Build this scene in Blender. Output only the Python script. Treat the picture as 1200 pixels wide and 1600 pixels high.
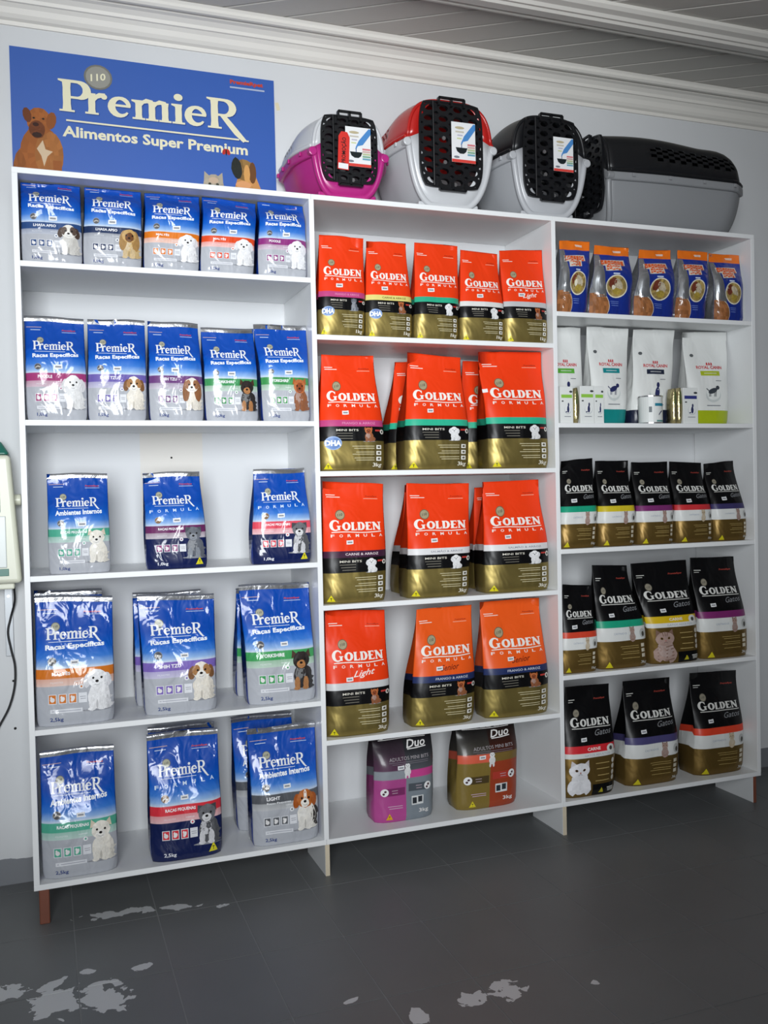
import bpy, bmesh, math, random
import numpy as np
from mathutils import Matrix, Vector

# ------------------------------------------------------------------ clear
for o in list(bpy.data.objects): bpy.data.objects.remove(o)
SC = bpy.context.scene
COL = SC.collection

# ------------------------------------------------------------------ camera, light, exposure
ZF = 0.093                       # height of the carcass underside above the floor
CAM = np.array([0.0494, -2.6047, 1.0379 + ZF])
YAW, PIT, ROL, FPX = 0.3528, -0.02319, -0.02269, 1450.5
_f = np.array([math.sin(YAW)*math.cos(PIT), math.cos(YAW)*math.cos(PIT), math.sin(PIT)])
_r0 = np.array([math.cos(YAW), -math.sin(YAW), 0.0]); _u0 = np.cross(_r0, _f)
_r = _r0*math.cos(ROL) + _u0*math.sin(ROL); _u = -_r0*math.sin(ROL) + _u0*math.cos(ROL)
cd = bpy.data.cameras.new('camera'); cam = bpy.data.objects.new('camera', cd); COL.objects.link(cam)
cd.sensor_fit = 'HORIZONTAL'; cd.sensor_width = 36.0; cd.lens = 36.0*FPX/1200.0; cd.clip_start = 0.05
cam.matrix_world = Matrix(((_r[0], _u[0], -_f[0], CAM[0]), (_r[1], _u[1], -_f[1], CAM[1]),
                           (_r[2], _u[2], -_f[2], CAM[2]), (0, 0, 0, 1)))
SC.camera = cam
SC.view_settings.view_transform = 'Standard'; SC.view_settings.look = 'None'
SC.view_settings.exposure = 0.0; SC.view_settings.gamma = 1.0
SC.view_settings.use_curve_mapping = False

w = bpy.data.worlds.new('world'); SC.world = w; w.use_nodes = True
w.node_tree.nodes['Background'].inputs[0].default_value = (0.80, 0.88, 1.0, 1)
w.node_tree.nodes['Background'].inputs[1].default_value = 0.30

def area(name, loc, target, sx, sy, power, col):
    l = bpy.data.lights.new(name, 'AREA'); l.shape = 'RECTANGLE'; l.size = sx; l.size_y = sy
    l.energy = power; l.color = col
    o = bpy.data.objects.new(name, l); COL.objects.link(o); o.location = loc
    d = Vector(target) - Vector(loc); o.rotation_euler = d.to_track_quat('-Z', 'Y').to_euler()
    return o
# daylight entering by the shop's wide open doorway in the wall behind the camera
dl = area('doorway_daylight', (-0.22, -3.40, 1.56), (0.93, 0.3, 1.52), 1.2, 1.5, 29.5, (0.94, 0.975, 1.0))
dl.data.spread = math.radians(72)

def ray(u, v): return (u-600)/FPX*_r - (v-800)/FPX*_u + _f
def at_y(u, v, y):
    q = ray(u, v); return CAM + (y-CAM[1])/q[1]*q
def at_z(u, v, z):
    q = ray(u, v); return CAM + (z-CAM[2])/q[2]*q

# ------------------------------------------------------------------ helpers
def lin(c):
    return tuple(((x/12.92) if x <= 0.04045 else ((x+0.055)/1.055)**2.4) for x in c)
def H(h):
    h = h.lstrip('#'); return lin(tuple(int(h[i:i+2], 16)/255 for i in (0, 2, 4)))

def newmat(name):
    m = bpy.data.materials.new(name); m.use_nodes = True
    nt = m.node_tree; b = nt.nodes['Principled BSDF']; return m, nt, b
def setp(b, **k):
    for n, v in k.items():
        n = {'rough': 'Roughness', 'metal': 'Metallic', 'spec': 'Specular IOR Level', 'coat': 'Coat Weight', 'coatr': 'Coat Roughness'}[n]
        b.inputs[n].default_value = v
def add_bump(nt, b, scale, dist, detail=3.0, coord='Object', stretch=(1, 1, 1), coat=False, strength=1.0):
    tc = nt.nodes.new('ShaderNodeTexCoord'); mp = nt.nodes.new('ShaderNodeMapping')
    mp.inputs['Scale'].default_value = stretch
    nz = nt.nodes.new('ShaderNodeTexNoise'); nz.inputs['Scale'].default_value = scale; nz.inputs['Detail'].default_value = detail
    nz.inputs['Distortion'].default_value = 0.8
    bp = nt.nodes.new('ShaderNodeBump'); bp.inputs['Distance'].default_value = dist; bp.inputs['Strength'].default_value = strength
    L = nt.links.new
    L(tc.outputs[coord], mp.inputs[0]); L(mp.outputs[0], nz.inputs['Vector'])
    L(nz.outputs[0], bp.inputs['Height']); L(bp.outputs[0], b.inputs['Normal'])
    if coat: L(bp.outputs[0], b.inputs['Coat Normal'])
    return nz
def simple(name, col, rough=0.5, metal=0.0, spec=0.5, bump=None, var=0.0, vscale=8.0, coat=0.0):
    m, nt, b = newmat(name); b.inputs['Base Color'].default_value = (*col, 1)
    setp(b, rough=rough, metal=metal, spec=spec, coat=coat)
    if bump: add_bump(nt, b, *bump)
    if var:
        tc = nt.nodes.new('ShaderNodeTexCoord'); nz = nt.nodes.new('ShaderNodeTexNoise')
        nz.inputs['Scale'].default_value = vscale; nz.inputs['Detail'].default_value = 5
        mx = nt.nodes.new('ShaderNodeMix'); mx.data_type = 'RGBA'
        mx.inputs['A'].default_value = (*[c*(1-var) for c in col], 1); mx.inputs['B'].default_value = (*[min(1, c*(1+var)) for c in col], 1)
        nt.links.new(tc.outputs['Object'], nz.inputs['Vector']); nt.links.new(nz.outputs[0], mx.inputs['Factor'])
        nt.links.new(mx.outputs['Result'], b.inputs['Base Color'])
    return m

class G:                                  # a mesh under construction
    def __init__(s): s.v = []; s.f = []; s.mi = []
    def add(s, vs, fs, mi=0):
        b = len(s.v); s.v += [tuple(p) for p in vs]
        for f in fs: s.f.append([i+b for i in f]); s.mi.append(mi)
        return s
    def box(s, x0, x1, y0, y1, z0, z1, mi=0):
        vs = [(x, y, z) for z in (z0, z1) for y in (y0, y1) for x in (x0, x1)]
        return s.add(vs, [(0, 2, 3, 1), (4, 5, 7, 6), (0, 1, 5, 4), (2, 6, 7, 3), (0, 4, 6, 2), (1, 3, 7, 5)], mi)
    def tube(s, pts, r, n=8, mi=0):
        pts = [Vector(p) for p in pts]; vs = []; fs = []
        for i, p in enumerate(pts):
            d = (pts[min(i+1, len(pts)-1)] - pts[max(i-1, 0)]).normalized()
            a = d.orthogonal().normalized() if i == 0 else (a - d*a.dot(d)).normalized()
            c = d.cross(a)
            for k in range(n):
                t = 2*math.pi*k/n; vs.append(p + (a*math.cos(t) + c*math.sin(t))*r)
        for i in range(len(pts)-1):
            for k in range(n): fs.append((i*n+k, i*n+(k+1) % n, (i+1)*n+(k+1) % n, (i+1)*n+k))
        fs.append(list(range(n))[::-1]); fs.append([(len(pts)-1)*n+k for k in range(n)])
        return s.add(vs, fs, mi)
    def disc(s, c, r, axis, h, n=20, mi=0):
        a = Vector(axis).normalized(); return s.tube([Vector(c), Vector(c)+a*h], r, n, mi)
    def build(s, name, mats, parent=None, smooth=False, bevel=0, seg=2):
        me = bpy.data.meshes.new(name); me.from_pydata(s.v, [], s.f)
        for m in (mats if isinstance(mats, (list, tuple)) else [mats]): me.materials.append(m)
        me.polygons.foreach_set('material_index', s.mi)
        if smooth: me.polygons.foreach_set('use_smooth', [True]*len(s.f))
        me.update()
        o = bpy.data.objects.new(name, me); COL.objects.link(o)
        if parent: o.parent = parent
        if bevel:
            md = o.modifiers.new('bevel', 'BEVEL'); md.width = bevel; md.segments = seg; md.limit_method = 'ANGLE'
        return o
def empty(name, loc, rz=0.0):
    o = bpy.data.objects.new(name, None); COL.objects.link(o); o.location = loc; o.rotation_euler = (0, 0, rz)
    o.empty_display_size = 0.05; return o
def tag(o, label, cat, group=None, kind=None):
    if label: o['label'] = label
    if cat: o['category'] = cat
    if group: o['group'] = group
    if kind: o['kind'] = kind
    return o

# ------------------------------------------------------------------ flat print (ink) laid over a surface
_tc = {}
def text_mesh(s, bold=0.0, shear=0.0):
    k = (s, bold, shear)
    if k in _tc: return _tc[k]
    cu = bpy.data.curves.new('t', 'FONT'); cu.body = s; cu.size = 1; cu.resolution_u = 2; cu.offset = bold; cu.shear = shear
    cu.fill_mode = 'FRONT'
    ob = bpy.data.objects.new('t', cu); COL.objects.link(ob)
    me = ob.to_mesh()
    v = np.array([p.co[:2] for p in me.vertices], float); f = [list(p.vertices) for p in me.polygons]
    ob.to_mesh_clear(); bpy.data.objects.remove(ob); bpy.data.curves.remove(cu)
    lo, hi = v.min(0), v.max(0); v = (v-lo)/(hi-lo)
    _tc[k] = (v, f); return _tc[k]

class Ink:
    """polygons with a colour and a layer, in design coordinates (x, y)"""
    def __init__(s): s.v = []; s.f = []; s.c = []; s.ly = 0; s.mic = 0.0
    def put(s, vs, fs, col, jit=0.0):
        b = len(s.v); s.mic += .1; s.v += [(float(p[0]), float(p[1]), s.ly+s.mic) for p in vs]
        for f in fs:
            s.f.append([i+b for i in f])
            k = 1 + (RND.random()-.5)*2*jit if jit else 1
            s.c.append(tuple(min(1, c*k) for c in col))
    def rect(s, x0, x1, y0, y1, col, nx=1, ny=1, slope=0.0):
        vs = [(x0+(x1-x0)*i/nx, y0+(y1-y0)*j/ny + slope*(i/nx-.5)) for j in range(ny+1) for i in range(nx+1)]
        s.put(vs, [(j*(nx+1)+i, j*(nx+1)+i+1, (j+1)*(nx+1)+i+1, (j+1)*(nx+1)+i) for j in range(ny) for i in range(nx)], col)
    def star(s, pts, col, rings=2, c=None, jit=0.0):
        pts = np.array(pts, float); c = pts.mean(0) if c is None else np.array(c)
        n = len(pts); vs = [c]
        for r in range(1, rings+1): vs += list(c + (pts-c)*r/rings)
        fs = [(0, 1+i, 1+(i+1) % n) for i in range(n)]
        for r in range(rings-1):
            for i in range(n): fs.append((1+r*n+i, 1+(r+1)*n+i, 1+(r+1)*n+(i+1) % n, 1+r*n+(i+1) % n))
        s.put(vs, fs, col, jit)
    def ell(s, x, y, rx, ry, col, n=14, rings=2, rot=0.0, fur=0.0, jit=0.0):
        pts = []
        for i in range(n):
            a = 2*math.pi*i/n; k = 1 + (RND.random()-.5)*2*fur
            p, q = rx*math.cos(a)*k, ry*math.sin(a)*k
            pts.append((x+p*math.cos(rot)-q*math.sin(rot), y+p*math.sin(rot)+q*math.cos(rot)))
        s.star(pts, col, rings, (x, y), jit)
    def strip(s, pts, wd, col):
        pts = np.array(pts, float); n = len(pts); wd = np.full(n, wd) if np.isscalar(wd) else np.interp(np.linspace(0, 1, n), np.linspace(0, 1, len(wd)), wd)
        d = np.gradient(pts, axis=0); d /= np.linalg.norm(d, axis=1)[:, None]+1e-9; nn = np.stack([-d[:, 1], d[:, 0]], 1)
        vs = np.concatenate([pts+nn*wd[:, None]/2, pts-nn*wd[:, None]/2])
        s.put(vs, [(i, n+i, n+i+1, i+1) for i in range(n-1)], col)
    def text(s, t, cx, cy, wd, ht, col, bold=0.02, shear=0.0, slope=0.0):
        v, f = text_mesh(t, bold, shear)
        x = cx + (v[:, 0]-.5)*wd; y = cy + (v[:, 1]-.5)*ht + slope*(v[:, 0]-.5)
        s.put(list(zip(x, y)), f, col)
    def spaced(s, t, x0, x1, cy, ht, col, bold=0.03, slope=0.0):
        n = len(t)
        for i, ch in enumerate(t):
            g = i/(n-1); s.text(ch, x0+(x1-x0)*g, cy+slope*(g-.5), (x1-x0)/n*.5, ht, col, bold)
    def tri(s, x, y, wd, ht, col):
        n = 4; vs = []; ix = {}
        for j in range(n+1):
            for i in range(n+1-j):
                ix[(i, j)] = len(vs); vs.append((x-wd/2+wd*(i+j*.5)/n, y-ht/2+ht*j/n))
        fs = [(ix[(i, j)], ix[(i+1, j)], ix[(i, j+1)]) for j in range(n) for i in range(n-j)] + [(ix[(i+1, j)], ix[(i+1, j+1)], ix[(i, j+1)]) for j in range(n) for i in range(n-j-1)]
        s.put(vs, fs, col)
    def group(s, other, x, y, sx, sy, slope=0.0):       # stamp another Ink
        b = len(s.v); m0 = s.mic; s.mic += other.mic
        s.v += [(x+p[0]*sx, y+p[1]*sy+slope*p[0], s.ly+m0+p[2]) for p in other.v]
        s.f += [[i+b for i in f] for f in other.f]; s.c += other.c
    def build_pieces(s, name, mat, parent, fn, gx=.02, gy=.03, **kw):
        """one part for each printed mark that stands apart from the others"""
        up = list(range(len(s.v)))
        def find(i):
            while up[i] != i: up[i] = up[up[i]]; i = up[i]
            return i
        for f in s.f:
            r = find(f[0])
            for j in f[1:]: up[find(j)] = r
        isl = {}
        for n, f in enumerate(s.f): isl.setdefault(find(f[0]), []).append(n)
        cl = []
        for fs in isl.values():
            p = np.array([s.v[j][:2] for n in fs for j in s.f[n]]); lo, hi = p.min(0), p.max(0); fs = list(fs); again = True
            while again:
                again = False
                for ci, c in enumerate(cl):
                    if lo[0]-gx < c[1][0] and hi[0]+gx > c[0][0] and lo[1]-gy < c[1][1] and hi[1]+gy > c[0][1]:
                        del cl[ci]; lo, hi = np.minimum(lo, c[0]), np.maximum(hi, c[1]); fs += c[2]; again = True; break
            cl.append((lo, hi, fs))
        for lo, hi, fs in cl:
            k = Ink(); k.v = s.v; k.f = [s.f[n] for n in fs]; k.c = [s.c[n] for n in fs]; k.build(name, mat, parent, fn, **kw)
    def build(s, name, mat, parent, fn, off=0.0006, step=0.00012):
        """fn(x array, y array, offset array) -> positions, keep mask"""
        if not s.f: return None
        a = np.array(s.v); P, keep = fn(a[:, 0], a[:, 1], off+a[:, 2]*step)
        fk = [i for i, f in enumerate(s.f) if all(keep[j] for j in f)]
        if not fk: return None
        fs = [s.f[i] for i in fk]; used = sorted({j for f in fs for j in f}); mp = {j: i for i, j in enumerate(used)}
        me = bpy.data.meshes.new(name); me.from_pydata([tuple(P[j]) for j in used], [], [[mp[j] for j in f] for f in fs])
        me.materials.append(mat)
        ca = me.color_attributes.new('Col', 'FLOAT_COLOR', 'CORNER'); arr = []
        for i, f in zip(fk, fs): arr += [*s.c[i], 1.0]*len(f)
        ca.data.foreach_set('color', arr); me.update()
        o = bpy.data.objects.new(name, me); COL.objects.link(o); o.parent = parent
        return o
RND = random.Random(7)

def ink_mat(name, rough, coat=0.0, bump=None, coatr=0.08):
    m, nt, b = newmat(name); at = nt.nodes.new('ShaderNodeAttribute'); at.attribute_name = 'Col'
    nt.links.new(at.outputs['Color'], b.inputs['Base Color']); setp(b, rough=rough, coat=coat, coatr=coatr, spec=.2)
    if bump: add_bump(nt, b, *bump, coat=True)
    return m

# ---- stroke lettering for the two flared-serif wordmarks
def arc(cx, cy, rx, ry, a0, a1, n=12):
    return [(cx+rx*math.cos(math.radians(a0+(a1-a0)*i/n)), cy+ry*math.sin(math.radians(a0+(a1-a0)*i/n))) for i in range(n+1)]
def stem(k, x, y0, y1, wd, col, foot=True, head=None):
    k.strip([(x, y0+(y1-y0)*i/4) for i in range(5)], [wd*1.15, wd*.95, wd, wd*.95, wd*1.15], col)
    if foot: k.strip([(x-wd*.95, y0+.03), (x+wd*.95, y0+.03)], .06, col)
    if head == 'l': k.put([(x-wd*1.05, y1), (x-wd*1.05, y1-.05), (x, y1-.14), (x+wd*.5, y1)], [(0, 1, 2, 3)], col)
def wordmark_lower(col):                     # P r e m i e R
    k = Ink(); x = 0
    def Pbowl(x):
        k.strip([(x+.0, .95), (x+.16, .955), (x+.3, .95)], .09, col)
        k.strip(arc(x+.27, .70, .21, .245, 88, -92), [.10, .17, .2, .17, .08], col)
        k.strip([(x+.0, .455), (x+.28, .455)], .075, col)
    stem(k, .13, 0, 1.0, .19, col, True, 'l'); Pbowl(.13); x = .62
    stem(k, x+.1, 0, .66, .17, col, True, 'l'); k.strip([(x+.13, .42), (x+.2, .55), (x+.3, .62), (x+.43, .63)], [.08, .12, .15, .13], col); k.ell(x+.40, .585, .075, .085, col); x += .50
    def e(x):
        k.strip(arc(x+.29, .33, .215, .275, 8, 325, 18), [.10, .13, .10, .16, .19, .17, .11, .05], col)
        k.strip([(x+.1, .37), (x+.54, .37)], .075, col)
    e(x); x += .64
    for q in (0, .33, .66): stem(k, x+.1+q, 0, .62, .165, col, True, 'l' if q == 0 else None)
    for q in (0, .33): k.strip([(x+.14+q, .44), (x+.2+q, .56), (x+.3+q, .62), (x+.4+q, .60), (x+.43+q, .50)], [.06, .1, .14, .15, .16], col)
    x += 1.0
    stem(k, x+.1, 0, .64, .17, col, True, 'l'); k.ell(x+.1, .86, .115, .115, col); x += .27
    e(x); x += .63
    stem(k, x+.13, 0, 1.0, .19, col, True, 'l'); Pbowl(x+.13)
    k.strip([(x+.33, .46), (x+.5, .22), (x+.72, -.10), (x+.92, -.34)], [.13, .16, .17, .12], col)
    k.strip([(x+.84, -.32), (x+1.02, -.32)], .05, col)
    k.w = x+1.0; return k
def wordmark_caps(col):                      # G O L D E N
    k = Ink(); sw = .2
    k.strip(arc(.40, .50, .31, .46, 40, 300, 20), [.10, .12, .2, .25, .22, .14, .12], col)
    stem(k, .66, .06, .44, .19, col, False); k.strip([(.50, .44), (.82, .44)], .07, col); k.strip([(.60, .92), (.66, .66)], [.14, .03], col)
    x = .95; hh = .80
    k.strip(arc(x+.30, .41, .23, .335, 0, 360, 22), [.22, .12, .22, .12, .22], col); x += .68
    stem(k, x+.12, .02, hh, sw, col, False, None); k.strip([(x-.01, hh-.03), (x+.26, hh-.03)], .06, col); k.strip([(x, .06), (x+.43, .06)], .09, col); k.strip([(x+.40, .02), (x+.44, .24)], [.1, .03], col); x += .52
    stem(k, x+.12, .02, hh, sw, col, False); k.strip([(x-.01, hh-.04), (x+.27, hh-.04)], .08, col); k.strip([(x-.01, .06), (x+.27, .06)], .08, col)
    k.strip(arc(x+.26, .41, .22, .345, 92, -92), [.09, .18, .22, .18, .09], col); x += .66
    stem(k, x+.12, .02, hh, sw, col, False)
    for y, l in ((hh-.045, .45), (.42, .37), (.06, .47)): k.strip([(x-.01, y), (x+l, y)], .09, col)
    k.strip([(x+.42, hh), (x+.45, hh-.19)], [.07, .03], col); k.strip([(x+.44, .02), (x+.48, .22)], [.08, .03], col); x += .56
    stem(k, x+.10, .02, hh, .11, col, True); stem(k, x+.56, .02, hh, .11, col, False); k.strip([(x+.42, hh-.03), (x+.70, hh-.03)], .06, col)
    k.strip([(x+.08, hh-.02), (x+.2, .6), (x+.45, .2), (x+.57, .02)], [.19, .2, .2, .16], col)
    k.strip([(x-.04, hh-.03), (x+.14, hh-.03)], .06, col)
    k.w = x+.68; return k

# ------------------------------------------------------------------ setting
YW = 0.315                      # back wall plane
ZC = 2.5 + ZF                   # ceiling height
X0, X1, Y0 = -1.95, 4.2, -3.9
def wall_material():
    m, nt, b = newmat('white_wall_paint'); L = nt.links.new; setp(b, rough=0.6, spec=0.3)
    ge = nt.nodes.new('ShaderNodeNewGeometry'); sp = nt.nodes.new('ShaderNodeSeparateXYZ'); L(ge.outputs['Position'], sp.inputs[0])
    nz = nt.nodes.new('ShaderNodeTexNoise'); nz.inputs['Scale'].default_value = 1.3; nz.inputs['Detail'].default_value = 6; L(ge.outputs['Position'], nz.inputs['Vector'])
    mx = nt.nodes.new('ShaderNodeMix'); mx.data_type = 'RGBA'; mx.inputs['A'].default_value = (*H('#c6c8ca'), 1); mx.inputs['B'].default_value = (*H('#dcdee0'), 1); L(nz.outputs[0], mx.inputs['Factor'])
    # plaster repair behind the third shelf: a patch with its own outline
    def box1(out, c, hw):
        a = nt.nodes.new('ShaderNodeMath'); a.operation = 'SUBTRACT'; L(out, a.inputs[0]); a.inputs[1].default_value = c
        d = nt.nodes.new('ShaderNodeMath'); d.operation = 'ABSOLUTE'; L(a.outputs[0], d.inputs[0])
        e = nt.nodes.new('ShaderNodeMath'); e.operation = 'LESS_THAN'; L(d.outputs[0], e.inputs[0]); e.inputs[1].default_value = hw; return e.outputs[0]
    pm = nt.nodes.new('ShaderNodeMath'); pm.operation = 'MULTIPLY'; L(box1(sp.outputs[0], .43, .095), pm.inputs[0]); L(box1(sp.outputs[2], 1.20, .16), pm.inputs[1])
    mp = nt.nodes.new('ShaderNodeMix'); mp.data_type = 'RGBA'; L(pm.outputs[0], mp.inputs['Factor']); L(mx.outputs['Result'], mp.inputs['A']); mp.inputs['B'].default_value = (*H('#d4d1cb'), 1)
    # grey floor paint brushed up the foot of the wall, ragged upper edge
    n2 = nt.nodes.new('ShaderNodeTexNoise'); n2.inputs['Scale'].default_value = 22; n2.inputs['Detail'].default_value = 4; L(ge.outputs['Position'], n2.inputs['Vector'])
    ad = nt.nodes.new('ShaderNodeMath'); ad.operation = 'MULTIPLY_ADD'; L(n2.outputs[0], ad.inputs[0]); ad.inputs[1].default_value = 0.022; L(sp.outputs[2], ad.inputs[2])
    lt = nt.nodes.new('ShaderNodeMath'); lt.operation = 'LESS_THAN'; L(ad.outputs[0], lt.inputs[0]); lt.inputs[1].default_value = 0.085
    mb = nt.nodes.new('ShaderNodeMix'); mb.data_type = 'RGBA'; L(lt.outputs[0], mb.inputs['Factor']); L(mp.outputs['Result'], mb.inputs['A']); mb.inputs['B'].default_value = (*H('#7d8085'), 1)
    L(mb.outputs['Result'], b.inputs['Base Color'])
    bp = nt.nodes.new('ShaderNodeBump'); bp.inputs['Distance'].default_value = .004; L(nz.outputs[0], bp.inputs['Height']); L(bp.outputs[0], b.inputs['Normal'])
    return m
WALL = wall_material()
def struct(o): o['kind'] = 'structure'; return o
wall_back = struct(G().box(X0-.1, X1+.1, YW, YW+.12, -.05, ZC+.1).build('wall_back', WALL))
struct(G().box(X0-.12, X0, Y0, YW, -.05, ZC+.1).build('wall_left', WALL))
struct(G().box(X1, X1+.12, Y0, YW, -.05, ZC+.1).build('wall_right', WALL))
fw = G(); fw.box(.35, X1+.1, Y0-.12, Y0, -.05, ZC+.1); fw.box(X0-.1, .35, Y0-.12, Y0, 2.45, ZC+.1); fw.box(X0-.1, -1.25, Y0-.12, Y0, -.05, 2.45)
struct(fw.build('wall_front', WALL))
hole_m = simple('nail_hole', (0.012, 0.012, 0.012), 0.9)
for x, z, r in ((.429, 1.154, .0032), (-.044, .505, .0035), (-.043, .365, .004), (1.02, 1.385, .003)):
    G().disc((x, YW+.001, z+ZF), r, (0, -1, 0), .0016, 10).build('nail_hole', hole_m, wall_back)

# floor: painted tiles laid 21 x 31 cm, paint worn off in places
def floor_paint():
    m, nt, b = newmat('grey_floor_paint'); L = nt.links.new
    ge = nt.nodes.new('ShaderNodeNewGeometry'); P = ge.outputs['Position']
    n1 = nt.nodes.new('ShaderNodeTexNoise'); n1.inputs['Scale'].default_value = 2.2; n1.inputs['Detail'].default_value = 7; L(P, n1.inputs['Vector'])
    mx = nt.nodes.new('ShaderNodeMix'); mx.data_type = 'RGBA'; mx.inputs['A'].default_value = (*H('#646667'), 1); mx.inputs['B'].default_value = (*H('#797b7c'), 1); L(n1.outputs[0], mx.inputs['Factor'])
    n2 = nt.nodes.new('ShaderNodeTexNoise'); n2.inputs['Scale'].default_value = 26; n2.inputs['Detail'].default_value = 5; n2.inputs['Distortion'].default_value = .6; L(P, n2.inputs['Vector'])
    cur = None
    # worn spots: centre x, y, half length, half width, turn
    for (cx, cy, rx, ry, an) in ((.215, -.005, .13, .030, -4), (.36, -.03, .07, .02, -12), (.045, -.41, .075, .075, 0), (.150, -.43, .065, .085, 10), (-.06, -.33, .06, .04, 0), (.04, -.33, .05, .02, 30),
                             (.905, -.755, .052, .034, 0), (1.0, -.757, .048, .045, 0), (.775, -.77, .022, .05, 0), (.24, -.33, .035, .018, 20), (1.20, -.80, .012, .012, 0), (.12, -.30, .018, .014, 0), (.48, -.07, .03, .012, 0), (.66, -.66, .02, .008, 20)):
        mp = nt.nodes.new('ShaderNodeMapping'); mp.vector_type = 'TEXTURE'
        mp.inputs['Location'].default_value = (cx, cy, 0); mp.inputs['Rotation'].default_value = (0, 0, math.radians(an)); mp.inputs['Scale'].default_value = (rx, ry, 1000)
        L(P, mp.inputs[0]); ln = nt.nodes.new('ShaderNodeVectorMath'); ln.operation = 'LENGTH'; L(mp.outputs[0], ln.inputs[0])
        if cur is None: cur = ln.outputs['Value']
        else:
            mn = nt.nodes.new('ShaderNodeMath'); mn.operation = 'MINIMUM'; L(cur, mn.inputs[0]); L(ln.outputs['Value'], mn.inputs[1]); cur = mn.outputs[0]
    ad = nt.nodes.new('ShaderNodeMath'); ad.operation = 'MULTIPLY_ADD'; L(n2.outputs[0], ad.inputs[0]); ad.inputs[1].default_value = 2.6; L(cur, ad.inputs[2])
    lt = nt.nodes.new('ShaderNodeMath'); lt.operation = 'LESS_THAN'; L(ad.outputs[0], lt.inputs[0]); lt.inputs[1].default_value = 2.05
    m2 = nt.nodes.new('ShaderNodeMix'); m2.data_type = 'RGBA'; L(lt.outputs[0], m2.inputs['Factor']); L(mx.outputs['Result'], m2.inputs['A']); m2.inputs['B'].default_value = (*H('#d2d4d6'), 1)
    L(m2.outputs['Result'], b.inputs['Base Color']); setp(b, rough=0.42, spec=0.4)
    bp = nt.nodes.new('ShaderNodeBump'); bp.inputs['Distance'].default_value = .002; L(n1.outputs[0], bp.inputs['Height']); L(bp.outputs[0], b.inputs['Normal'])
    return m
FLOORM = floor_paint(); GROUT = simple('worn_grout', H('#8b8d8e'), .7, var=.35, vscale=5)
floor = struct(G().box(X0, X1, Y0, YW, -.05, -.0015).build('floor', GROUT))
TX, TY = .2137, .307; tile_me = None; ox, oy = .737, -.678
for i in range(math.floor((X0-ox)/TX), math.ceil((X1-ox)/TX)):
    for j in range(math.floor((-2.2-oy)/TY), math.ceil((YW-oy)/TY)):
        xa, xb = max(X0, ox+i*TX), min(X1, ox+(i+1)*TX); ya, yb = oy+j*TY, min(YW, oy+(j+1)*TY)
        if not (-0.75 < xa and xb < 3.5): continue
        g = .0015
        full = (xb-xa) > TX-1e-4 and (yb-ya) > TY-1e-4
        if full and tile_me:
            o = bpy.data.objects.new('floor_tile', tile_me); COL.objects.link(o)
        else:
            k = G().box(g, xb-xa-g, g, yb-ya-g, -.002, 0)
            o = k.build('floor_tile', FLOORM)
            if full: tile_me = o.data
        o.location = (xa, ya, 0); o.parent = floor
rest = G()                                   # the same tiled floor beyond the pieces that can be told apart
def restbox(a, b_, c, d):
    if b_ > a and d > c: rest.box(a, b_, c, d, -.002, 0)
xl = min(o.location.x for o in floor.children); xr = max(o.location.x for o in floor.children)+TX; yb_ = min(o.location.y for o in floor.children)
restbox(X0, xl-.001, Y0, YW); restbox(xr+.001, X1, Y0, YW); restbox(xl, xr, Y0, yb_-.001)
ro = rest.build('distant_floor', FLOORM, floor)

# ceiling of narrow boards laid on the skew, with a cornice and a second moulding
CEIL = simple('ceiling_white', H('#c9c6bf'), .55, bump=(40, .0006), var=.05, vscale=3)
CORN = simple('cornice_white', H('#e4e1da'), .5, var=.05, vscale=4)
ceiling = struct(G().box(X0, X1, Y0, YW, ZC+.014, ZC+.08).build('ceiling', CEIL))
def board_run(ya, yb, pw=.19):
    sl = -.85/.53; g = .0035; me = None; sh = sl*(ya-yb)
    n = int((X1-X0+abs(sh))/pw)+2
    for i in range(n):
        xs = X0 - abs(sh) + i*pw
        if xs < X0+.05 - 0.0 or xs + pw + abs(sh) > X1-.05: continue
        if me is None:
            k = G(); z0, z1 = ZC, ZC+.0135
            def ring(ins, z): return [(g+ins, yb, z), (pw-g-ins, yb, z), (pw-g-ins+sh, ya, z), (g+ins+sh, ya, z)]
            k.add(ring(.006, z0)+ring(0, z0+.004)+ring(0, z1), [(0, 1, 2, 3), (0, 4, 5, 1), (1, 5, 6, 2), (2, 6, 7, 3), (3, 7, 4, 0), (4, 8, 9, 5), (5, 9, 10, 6), (6, 10, 11, 7), (7, 11, 8, 4), (11, 10, 9, 8)])
            o = k.build('ceiling_board', CEIL); me = o.data
        else: o = bpy.data.objects.new('ceiling_board', me); COL.objects.link(o)
        o.location = (xs, 0, 0); o.parent = ceiling
board_run(-.10, .30); board_run(-.75, -.17)
def profile(name, pts, m):
    k = G(); n = len(pts); k.add([(x, p[0], p[1]) for x in (X0, X1) for p in pts], [(i, i+1, n+i+1, n+i) for i in range(n-1)] + [(n-1, 0, n, 2*n-1)] + [list(range(n))[::-1], list(range(n, 2*n))])
    return struct(k.build(name, m))
def zz(pts): return [(y, z+ZF) for y, z in pts]
profile('trim_1', zz([(.3149, 2.409), (.309, 2.409), (.307, 2.420), (.296, 2.424), (.288, 2.433), (.281, 2.447), (.272, 2.456), (.266, 2.457), (.262, 2.466), (.250, 2.476), (.238, 2.479), (.235, 2.484), (.226, 2.484), (.222, 2.478), (.212, 2.478), (.206, 2.484), (.205, 2.492), (.200, 2.4995), (.3149, 2.4995)]), CORN)
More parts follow.
